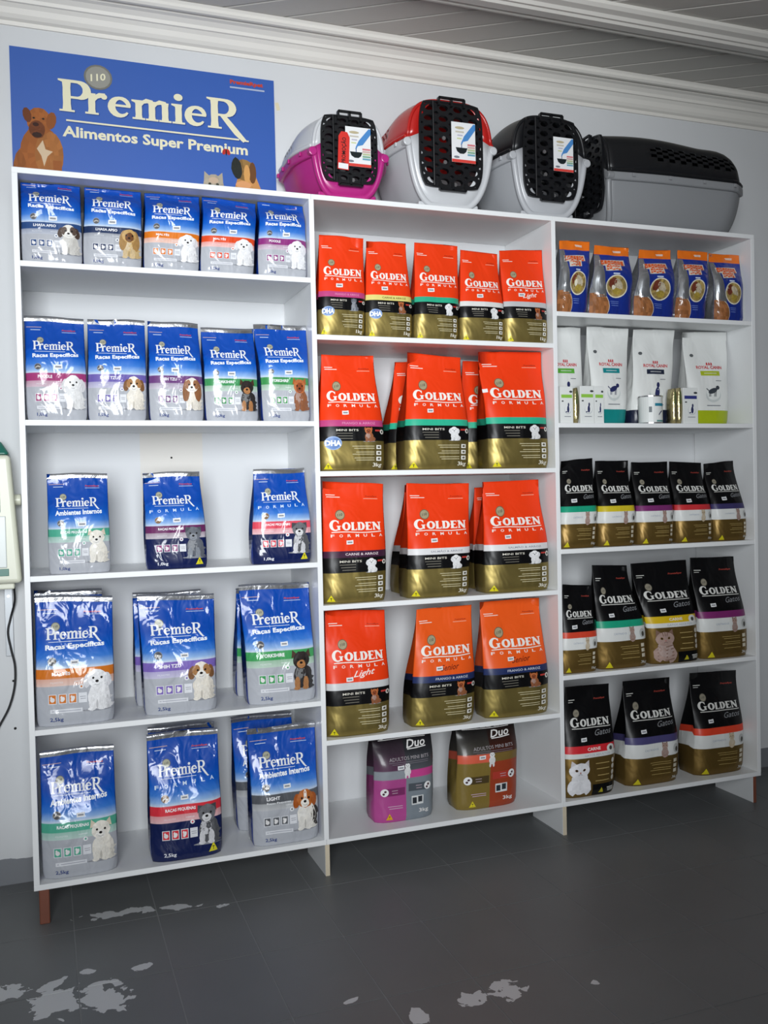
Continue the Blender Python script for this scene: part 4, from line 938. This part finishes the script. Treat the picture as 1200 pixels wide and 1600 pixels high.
carton(929.6, 944, 604, .014, '#8cc04a', 'narrow-looking white carton with green stripe touching the teal-based bag', .03)
carton(1068, 1091, 606, .012, '#343a7c', 'white carton with navy stripe beside the lime-based bag')
def sachet(u0, u1, vtop, yf, label):
    a, b = at_y(u0, 660, yf), at_y(u1, 660, yf); ht = at_y(u0, vtop, yf)[2]-z_r1; wd = b[0]-a[0]; dp = .035
    r = empty('food_sachet', ((a[0]+b[0])/2, yf, z_r1+.0005)); tag(r, label, 'sachet', 'gold foil sachets standing on edge')
    k = G(); n = 9
    vs = []
    for i in range(n):
        t = i/(n-1); bl = (.25+.75*math.sin(math.pi*min(1, max(0, (t-.02)/.94)))**.6); w2 = wd/2*bl
        vs += [(-w2, 0, ht*t), (w2, 0, ht*t), (w2*.9, dp, ht*t), (-w2*.9, dp, ht*t)]
    fs = [(i*4+j, i*4+(j+1) % 4, (i+1)*4+(j+1) % 4, (i+1)*4+j) for i in range(n-1) for j in range(4)] + [(3, 2, 1, 0), tuple((n-1)*4+j for j in range(4))]
    k.add(vs, fs).build('foil_pouch', SACH, r, smooth=True)
    G().box(-wd*.22, wd*.22, -.0015, -.0003, ht*.55, ht*.9).build('printed_edge', simple('dark_sachet_print', H('#57603c'), .4), r)
sachet(898, 905.5, 606, .012, 'gold foil sachet on edge between the green-striped cartons')
sachet(1052, 1058.5, 607, .010, 'gold foil sachet on edge nearer the round tin')
sachet(1060, 1066.5, 606, .014, 'gold foil sachet on edge touching the navy-striped carton')
a, b = at_y(1005, 660, .03), at_y(1036, 660, .03); rr_ = (b[0]-a[0])/2; ht = at_y(1020, 619, .03)[2]-z_r1
can = empty('food_tin', ((a[0]+b[0])/2, rr_+.004, z_r1+.0005)); tag(can, 'round white tin with teal stripe in front of the navy-based bag', 'tin')
G().tube([(0, 0, .003), (0, 0, ht-.004)], rr_, 32).build('tin_body', BOXW, can, smooth=False)
for z in (0, ht-.004): G().tube([(0, 0, z), (0, 0, z+.004)], rr_*1.02, 32).build('tin_rim', TIN, can)
def cyl(x, y, off): return np.stack([(rr_+off)*np.sin(x), -(rr_+off)*np.cos(x), y*ht], -1), np.ones(len(x), bool)
k = Ink(); k.rect(-.25, .75, .62, .72, H('#2c7f96'), 10, 1); k.build('range_stripe', INK_FLAT, can, cyl)
k = Ink(); k.strip([(.1, .30), (.3, .40), (.5, .45)], .05, H('#2c3158')); k.rect(-.1, .7, .06, .12, H('#5a8a88'), 8, 1); k.rect(-.75, -.5, .4, .6, H('#7a8084'), 3, 1); k.build('small_print', INK_FLAT, can, cyl)

# ------------------------------------------------------------------ pet carriers on top of the unit
PL = dict(pink=simple('magenta_plastic', H('#b02a7c'), .28, bump=(300, .0001)), lgrey=simple('light_grey_plastic', H('#c3c5c8'), .3, bump=(300, .0001)), red=simple('red_plastic', H('#b3201c'), .25), grey=simple('grey_plastic', H('#b4b6ba'), .3),
          dgrey=simple('mid_grey_plastic', H('#8b8d90'), .35), black=simple('black_plastic', H('#17181b'), .38), door=simple('black_grille_plastic', H('#131417'), .35))
ZT = 1.9+ZF
def carrier(name, loc, rz, Wf, Wm, Hh, Ln, split, mtop, mbot, label, vents, dwf=.35):
    r = empty(name, loc, rz); tag(r, label, 'pet carrier', 'pet carriers on top of the shelving unit')
    NS, NA = 24, 44
    def sec(s):
        g = math.sin(math.pi*min(1, .12+.80*s)); a = (Wf+(Wm-Wf)*min(1, math.sin(math.pi/2*min(1, s*2.2))))/2
        e = 1.0 if s < .86 else max(.0, 1-((s-.86)/.14)**2.2*.30)
        zt = Hh*(.955+.045*math.sin(math.pi*min(1, s*1.3+.1)))*(1 if s < .8 else 1-((s-.8)/.2)**2*.16)
        return a*e, zt
    zs = Hh*split
    def P(s, th, top, grow=0.0):
        a, zt = sec(s); n = 2/3.4; c, q = math.cos(th), math.sin(th)
        cc = math.copysign(abs(c)**n, c); qq = abs(q)**n
        if top: return ((a+grow)*cc*(1-.10*qq), s*Ln, zs+(zt-zs+grow)*qq)
        return ((a+grow)*cc*(1-.20*qq), Ln*(s+(.5-s)*.13*qq*qq), zs-(zs-.0)*qq)
    for top in (True, False):
        k = G(); vs = [P(i/NS, math.pi*j/NA, top) for i in range(NS+1) for j in range(NA+1)]; fs = []
        for i in range(NS):
            for j in range(NA):
                s, f = (i+.5)/NS, (j+.5)/NA
                if top and vents and vents[0] < s < vents[1] and (.035 < f < .15 or .85 < f < .965) and (i+j) % 2 == 0: continue
                q = (i*(NA+1)+j, i*(NA+1)+j+1, (i+1)*(NA+1)+j+1, (i+1)*(NA+1)+j)
                fs.append(q if top else q[::-1])
        b = NS*(NA+1); fs.append([b+j for j in range(NA+1)][::-1 if not top else 1])
        # front frame: the shell turns inwards round the door
        fr = [P(0, math.pi*j/NA, top) for j in range(NA+1)]; cz = Hh*.5; m0 = len(vs)
        vs += [(p[0]*dwf*2.04, -.006, Hh*.15+p[2]/(Hh*.985)*Hh*.815) for p in fr]
        for j in range(NA):
            q = (j, m0+j, m0+j+1, j+1); fs.append(q if top else q[::-1])
        o = k.add(vs, fs).build('upper_shell' if top else 'lower_shell', mtop if top else mbot, r, smooth=True)
        sd = o.modifiers.new('wall', 'SOLIDIFY'); sd.thickness = .0025; sd.offset = -1
    # joint rim running round both sides and the back
    pts = [(sec(i/NS)[0]*1.0, i/NS*Ln) for i in range(NS+1)]
    k = G(); out = [(x+.010, y) for x, y in pts] + [(-x-.010, y) for x, y in pts[::-1]]; inn = [(x-.004, y) for x, y in pts] + [(-x+.004, y) for x, y in pts[::-1]]
    out[NS] = (out[NS][0], out[NS][1]+.006); out[NS+1] = (out[NS+1][0], out[NS+1][1]+.006); n = len(out); rh = .028
    for nm, z0, z1, m in (('lower_rim', zs-rh, zs, mbot), ('upper_rim', zs+.0005, zs+.012, mtop)):
        k = G(); k.add([(x, y, z) for z in (z0, z1) for x, y in out] + [(x, y, z) for z in (z0, z1) for x, y in inn],
              [(i, i+1, n+i+1, n+i) for i in range(n-1)] + [(n+i, n+i+1, 3*n+i+1, 3*n+i) for i in range(n-1)] + [(i+1, i, 2*n+i, 2*n+i+1) for i in range(n-1)] + [(0, n, 3*n, 2*n), (n-1, 3*n-1, 4*n-1, 2*n-1)])
        k.build(nm, m, r, bevel=.005 if nm == 'upper_rim' else .009, seg=3)
    for s in (.15, .4, .65, .88):
        for sg in (-1, 1):
            x = sg*(sec(s)[0]+.010); G().box(min(x, x+sg*.005), max(x, x+sg*.005), s*Ln-.006, s*Ln+.006, zs-.016, zs-.004).build('clip', mbot, r, bevel=.001)
    for sg in (-1, 1): G().tube([(sg*(sec(0)[0]+.004), -.012, zs-.014), (sg*(sec(0)[0]+.004), .012, zs-.014)], .013, 16).build('hinge_knob', mbot, r, bevel=.003)
    G().tube([(p[0], p[1], max(p[2], .0085)) for p in (P(0, math.pi*j/NA, False) for j in range(NA+1))], .010, 10).build('lower_lip', mbot, r, smooth=True)
    G().tube([P(0, math.pi*j/NA, True) for j in range(NA+1)], .006, 8).build('upper_lip', mtop, r, smooth=True)
    # foot rails
    for sg in (-1, 1): G().box(sg*Wm*.26-.016, sg*Wm*.26+.016, Ln*.06, Ln*.9, -.0025, .018).build('foot_rail', mbot, r, bevel=.004)
    # grille door with oval openings
    dw, z0, z1 = Wf*dwf, Hh*.175, Hh*.945; nx, nz = 4, 8; k = G()
    def D(u, v):
        x, z = u*math.sqrt(max(0, 1-(.34 if v < 0 else .26)*v*v*v*v)), v*math.sqrt(max(0, 1-.10*u*u*u*u))
        return x*dw, (z0+z1)/2+z*(z1-z0)/2
    ang = [2*math.pi*i/16+math.pi/16 for i in range(16)]
    for ci in range(nx):
        for cj in range(nz):
            cu, cv = -1+(2*ci+1)/nx, -1+(2*cj+1)/nz; hu, hv = 1/nx, 1/nz
            edge, hole = [], []
            for a_ in ang:
                c, s_ = math.cos(a_), math.sin(a_); m = max(abs(c), abs(s_)); edge.append((cu+hu*c/m, cv+hv*s_/m)); hole.append((cu+hu*.62*c, cv+hv*.58*s_))
            vs = []
            for y in (-.010, .004):
                vs += [(D(*p)[0], y, D(*p)[1]) for p in edge] + [(D(*p)[0], y, D(*p)[1]) for p in hole]
            fs = []
            for i in range(16):
                j = (i+1) % 16
                fs += [(i, j, 16+j, 16+i), (32+j, 32+i, 48+i, 48+j), (16+i, 16+j, 48+j, 48+i)]
            k.add(vs, fs)
    ring = [D(*p) for p in [(-1+2*i/20, 1) for i in range(20)] + [(1, 1-2*i/20) for i in range(20)] + [(1-2*i/20, -1) for i in range(20)] + [(-1, -1+2*i/20) for i in range(20)]]
    door = k.build('door', PL['door'], r)
    n = len(ring); k = G(); cz = (z0+z1)/2
    vs = [(x*f, y, cz+(z-cz)*f2) for y in (-.012, -.003) for f, f2 in ((1.0, 1.0), (1.06, 1.04)) for x, z in ring]
    fs = []
    for i in range(n):
        j = (i+1) % n; fs += [(i, j, n+j, n+i), (n+i, n+j, 3*n+j, 3*n+i), (2*n+j, 2*n+i, i, j)]
    k.add(vs, fs).build('door_frame', PL['door'], door)
    G().tube([(-dw*.60, -.015, z0), (-dw*.60, -.015, z1)], .003, 8).build('hinge_rod', PL['door'], door)
    for zc, sg in ((z1, 1), (z0, -1)):
        k = G(); hw = dw*.42; k.box(-hw, hw, -.022, -.014, zc+sg*.012-.003, zc+sg*.012+.003)
        for x in (-hw, 0, hw): k.box(x-.003, x+.003, -.022, -.010, min(zc-sg*.012, zc+sg*.012), max(zc-sg*.012, zc+sg*.012))
        k.build('door_latch', PL['door'], door)
    for x, z in ((-.25, .62), (-.22, .40), (.1, .20)):
        G().tube([(x*dw*2*.5, -.013, z*Hh), (x*dw, -.009, z*Hh)], .006, 10).build('bolt', TIN, door)
    r['dw'] = dw
    return r, door
def card(car, cx, cz, wd, ht, label):
    M = Matrix.Translation(car.location) @ Matrix.Rotation(car.rotation_euler.z, 4, 'Z')
    r = empty('product_card', M @ Vector((cx, -.018, cz)), car.rotation_euler.z); tag(r, label, 'card', 'product cards on the carrier doors')
    G().box(-wd/2, wd/2, 0, .0012, -ht/2, ht/2).build('card_sheet', PAPER, r)
    fm = flatmap(0, 0, -ht/2, wd, ht)
    k = Ink(); k.rect(-.5, .5, 0, .075, H('#d2443c')); k.build('red_footer', INK_FLAT, r, fm)
    k = Ink(); k.put([(-.10, .50), (.02, .66), (.42, .98), (.5, .98), (.5, .84), (.18, .56), (-.02, .52), (-.08, .44), (-.12, .44)], [(0, 1, 5, 6), (1, 2, 4, 5), (2, 3, 4), (0, 6, 7, 8)], H('#4a86c4')); k.strip([(-.09, .46), (-.09, .36)], .03, H('#2c4a78')); k.build('bottle_picture', INK_FLAT, r, fm)
    k = Ink(); k.put([(-.34, .37), (.16, .37), (.10, .27), (0, .22), (-.16, .22), (-.28, .27)], [(0, 1, 2, 3, 4, 5)][::1], H('#1c2426')); k.build('bowl_picture', INK_FLAT, r, fm)
    for i, c in enumerate(('#d07a80', '#c9a8a0', '#b4bc94', '#7fa88c', '#6fa0b4')):
        k = Ink(); k.rect(.16, .48, .43-i*.062, .475-i*.062, H(c)); k.build('colour_bar', INK_FLAT, r, fm)
    k = Ink(); k.ell(-.16, .86, .20, .035, H('#b8ac8c'), 12, 1); k.rect(-.34, .02, .74, .78, H('#c2bcae')); k.rect(-.26, -.04, .66, .69, H('#b4b0c4')); k.rect(-.28, -.08, .58, .61, H('#c4cc94')); k.ell(-.3, .13, .12, .03, H('#7a7e86'), 12, 1); k.build('heading_print', INK_FLAT, r, fm)
    return r
c1, _ = carrier('pet_carrier', (.928, .016, ZT+.004), 0, .215, .285, .245, .275, .56, PL['lgrey'], PL['pink'], 'small pet carrier with magenta base and light grey top', (.45, .85), .385)
c2, _ = carrier('pet_carrier', (1.258, .018, ZT+.004), 0, .280, .325, .330, .275, .60, PL['red'], PL['lgrey'], 'pet carrier with red top and light grey base', (.45, .85), .36)
c3, _ = carrier('pet_carrier', (1.606, .018, ZT+.004), 0, .262, .305, .322, .275, .60, PL['black'], PL['grey'], 'upright-door pet carrier with black top and grey base, beside the red one', (.45, .85), .36)
c4, _ = carrier('pet_carrier', (1.838, .155, ZT+.004), math.radians(-90), .25, .280, .322, .560, .53, PL['black'], PL['dgrey'], 'long pet carrier with black top and grey base turned side-on', (.30, .92), .40)
card(c1, .025, .145, .078, .115, 'white product card on the magenta carrier door')
card(c2, .038, .195, .080, .122, 'white product card on the red-topped carrier door')
card(c3, .042, .195, .072, .108, 'white product card on the grey-based black-topped carrier door')
pr = empty('promotion_tag', (c1.location.x-.022, c1.location.y-.024, ZT+.135)); pr.rotation_euler = (0, math.radians(3), 0)
tag(pr, 'red promotion tag hanging on the magenta carrier door', 'tag')
G().add([(-.017, 0, -.058), (.017, 0, -.058), (.017, 0, .038), (.009, 0, .052), (-.009, 0, .052), (-.017, 0, .038)] + [(-.017, .001, -.058), (.017, .001, -.058), (.017, .001, .038), (.009, .001, .052), (-.009, .001, .052), (-.017, .001, .038)],
        [(0, 1, 2, 3, 4, 5), (11, 10, 9, 8, 7, 6)] + [(i, 6+i, 6+(i+1) % 6, (i+1) % 6) for i in range(6)]).build('tag_sheet', simple('red_card', H('#d22a22'), .5), pr)
k = Ink(); k.text('PROMOÇÃO', 0, 0, .075, .018, (.02, .015, .015), .02)
k.build('tag_lettering', INK_FLAT, pr, lambda x, y, off: (np.stack([-y, -off, x-.002], -1), np.ones(len(x), bool)))
k = Ink(); k.rect(-.015, .015, -.056, -.040, H('#e2e4e4')); k.build('price_panel', INK_FLAT, pr, lambda x, y, off: (np.stack([x, -off, y], -1), np.ones(len(x), bool)))

# ------------------------------------------------------------------ wall sign standing on the unit
SIGNM = simple('blue_sign_vinyl', H('#2f5aab'), .45, var=.04, vscale=5)
sg_ = empty('wall_sign', (0.0, YW-.006, ZT+.0005)); tag(sg_, 'large blue advertising sign with cream lettering standing on the unit', 'sign')
G().box(-.001, .781, 0, .005, 0, .449).build('sign_board', SIGNM, sg_)
fm = lambda x, y, off: (np.stack([x, -off, y-1.9], -1), np.ones(len(x), bool))
CR, DK = H('#e4dfc0'), H('#24458c')
for nm, dx, dz, c, l in (('lettering_shadow', .0022, -.0022, DK, 0), ('brand_lettering', 0, 0, CR, 1)):
    k = Ink(); k.ly = l; k.group(wordmark_lower(c), .138+dx, 2.178+dz, .555/LOGO_P.w, .094); k.strip([(.15+dx, 2.152+dz), (.42, 2.151+dz), (.665+dx, 2.150+dz)], .005, c); k.build(nm, INK_FLAT, sg_, fm)
k = Ink(); k.ly = 1; k.text('Alimentos Super Premium', .415, 2.115, .553, .042, CR, .03); k.build('slogan_lettering', INK_FLAT, sg_, fm)
k = Ink(); k.ly = 3; seal_ink(k, .244, 2.289, .041, .037, '#93928a', '#74736c', '#e4dfc0', 1.05); k.build('anniversary_seal', INK_FLAT, sg_, fm)
k = Ink(); k.ly = 1; k.text('PremieRpet', .693, 2.327, .105, .016, H('#c2452a'), .05); k.rect(.64, .75, 2.309, 2.314, H('#a8b4cc')); k.build('maker_lettering', INK_FLAT, sg_, fm)
def big_dog():
    k = Ink(); c = H('#9a5a2c'); d1 = H('#6a3a20'); J = .14
    k.ell(.045, 1.985, .0455, .085, c, 18, 3, 0, .02, J); k.ell(.078, 2.045, .058, .085, c, 20, 3, 0, .02, J); k.ell(.10, 2.045, .040, .07, mix(c, (.5, .3, .1), .15), 18, 3, 0, .02, J)
    k.rect(.004, .085, 1.902, 1.97, c, 3, 3); k.rect(.110, .134, 1.902, 2.03, mix(c, d1, .15), 2, 4)
    k.ly = 1; k.ell(.018, 1.98, .02, .07, mix(c, (0, 0, 0), .2), 12, 2, 0, .05, J)
    k.star([(.083, 2.086), (.09, 2.06), (.11, 2.055), (.095, 2.04), (.085, 2.01), (.078, 2.04), (.066, 2.06)], H('#cdb596'), 1)
    k.ly = 2; k.ell(.075, 2.14, .034, .040, c, 16, 3, 0, .04, J); k.ell(.042, 2.155, .012, .022, d1, 10, 1, .2); k.ell(.108, 2.145, .014, .026, mix(c, d1, .4), 10, 1, -.2)
    k.ly = 3; k.ell(.068, 2.115, .022, .026, d1, 14, 2, 0, .05, J); k.ell(.065, 2.130, .009, .006, H('#3a2018'), 8, 1); k.ly = 4
    for x in (.060, .086): k.ell(x, 2.148, .004, .003, (.02, .015, .01), 6, 1)
    k.ell(.068, 2.10, .014, .008, H('#33201a'), 8, 1); return k
big_dog().build('dog_picture', INK_FLAT, sg_, fm)
k = Ink(); c = H('#c08a52'); k.star([(.645, 1.905), (.75, 1.905), (.735, 1.99), (.715, 2.04), (.66, 2.04), (.645, 1.99)], c, 2, jit=.12); k.ly = 1; k.ell(.680, 2.056, .034, .034, H('#8a6a3c'), 14, 2, 0, .05, .2); k.ell(.655, 2.060, .017, .034, H('#262a26'), 12, 2, .1, .05, .1); k.ell(.705, 2.050, .012, .034, H('#6a4526'), 12, 2); k.ly = 2; k.ell(.687, 2.045, .01, .03, H('#cf9a58'), 10, 1)
k.ell(.675, 2.010, .025, .012, H('#d59a68'), 10, 1); k.build('puppy_picture', INK_FLAT, sg_, fm)
k = Ink(); c = H('#a89e8c'); k.ell(.581, 1.99, .034, .045, c, 14, 2, 0, .04, .12)
for s_ in (-1, 1): k.put([(.581+s_*.012, 2.028), (.581+s_*.030, 2.012), (.581+s_*.028, 2.042)], [(0, 1, 2) if s_ > 0 else (0, 2, 1)], c)
k.ly = 1
for s_ in (-1, 1): k.ell(.581+s_*.012, 2.004, .005, .004, H('#3a3a2c'), 8, 1)
k.ell(.581, 2.016, .016, .010, H('#c0a890'), 10, 1); k.build('kitten_picture', INK_FLAT, sg_, fm)
k = Ink(); k.ly = 2
for s_ in (-1, 1): k.ell(.623+s_*.006, 2.108, .006, .010, H('#b4302a'), 10, 1, s_*.4)
k.ly = 3; k.ell(.623, 2.107, .0022, .011, (.02, .01, .01), 8, 1); k.build('butterfly_picture', INK_FLAT, sg_, fm)
tp = G().box(-.006, .006, 0, .0006, -.012, .012).build('tape_strip', simple('yellowed_tape', H('#d9cfae'), .5)); tp.location = (.793, YW-.0008, 2.272+ZF); tp.rotation_euler = (0, math.radians(-14), 0)
tag(tp, 'short yellowed tape strip on the wall right of the sign', 'tape')

# ------------------------------------------------------------------ cream wall device at the left edge, with its lead
CREAM = simple('cream_plastic', H('#d9dac8'), .35); GREEN = simple('dark_green_plastic', H('#1f6b5c'), .35); GPAN = simple('grey_panel', H('#aab4b2'), .4)
dv = empty('wall_dispenser', (-.165, YW-.001, .80+ZF)); tag(dv, 'cream wall appliance with dark green cap hanging left of the shelving', 'appliance')
def rbox(x0, x1, y0, y1, z0, z1, n, m, bev, par=dv): return G().box(x0, x1, y0, y1, z0, z1).build(n, m, par, bevel=bev, seg=4)
k = G(); k.add([(-.14, -.11, 0), (.156, -.11, 0), (.156, 0, 0), (-.14, 0, 0), (-.12, -.11, .362), (.134, -.11, .362), (.134, 0, .362), (-.12, 0, .362)], [(3, 2, 1, 0), (4, 5, 6, 7), (0, 1, 5, 4), (1, 2, 6, 5), (2, 3, 7, 6), (3, 0, 4, 7)]); k.build('housing', CREAM, dv, bevel=.012, seg=4)
k = G(); k.add([(-.12, -.108, .3625), (.134, -.108, .3625), (.134, 0, .3625), (-.12, 0, .3625), (-.10, -.075, .400), (.108, -.075, .405), (.108, 0, .405), (-.10, 0, .400)], [(3, 2, 1, 0), (4, 5, 6, 7), (0, 1, 5, 4), (1, 2, 6, 5), (2, 3, 7, 6), (3, 0, 4, 7)]); k.build('cap', GREEN, dv, bevel=.010, seg=4)
rbox(-.10, .105, -.116, -.109, .20, .30, 'display_panel', GPAN, .003); rbox(-.10, .118, -.114, -.109, .045, .19, 'lower_panel', simple('pale_panel', H('#cfd6d4'), .3), .003); rbox(-.10, .122, -.114, -.109, .022, .042, 'green_label', GREEN, .001)
rbox(-.10, .135, -.085, -.01, -.018, -.0005, 'base_plate', CREAM, .004)
G().tube([(.132, -.045, .235), (.150, -.045, .235), (.159, -.045, .235)], .016, 20).build('knob', CREAM, dv, bevel=.003)
br = rbox(.104, .126, -.008, -.0005, -.22, -.019, 'bracket', simple('galvanised', H('#a4a8ac'), .4, .5), .001)
for z in (-.045, -.19): G().disc((.115, -.008, z), .004, (0, -1, 0), .002, 12).build('screw', TIN, br)
pts = [(-.033, .784), (-.033, .74), (-.046, .69), (-.054, .65), (-.047, .60), (-.038, .55), (-.041, .49), (-.058, .43), (-.09, .37), (-.12, .30), (-.13, .20), (-.13, .05), (-.15, -.085)]
def smooth_curve(p, n=8):
    P_ = [np.array(q, float) for q in p]; out = []
    for i in range(len(P_)-1):
        a_, b_, c_, d_ = P_[max(i-1, 0)], P_[i], P_[i+1], P_[min(i+2, len(P_)-1)]
        for t in np.linspace(0, 1, n, endpoint=False): out.append(.5*((2*b_)+(c_-a_)*t+(2*a_-5*b_+4*c_-d_)*t*t+(3*b_-a_-3*c_+d_)*t**3))
    return out+[P_[-1]]
cord = G().tube([(x+.0, YW-.014-.03*max(0, (z-.70)/.1), z+ZF) for x, z in smooth_curve(pts)], .0032, 8).build('power_cord', simple('black_rubber', H('#16171a'), .45), smooth=True)
tag(cord, 'thin black power cord hanging below the cream wall appliance', 'cord')
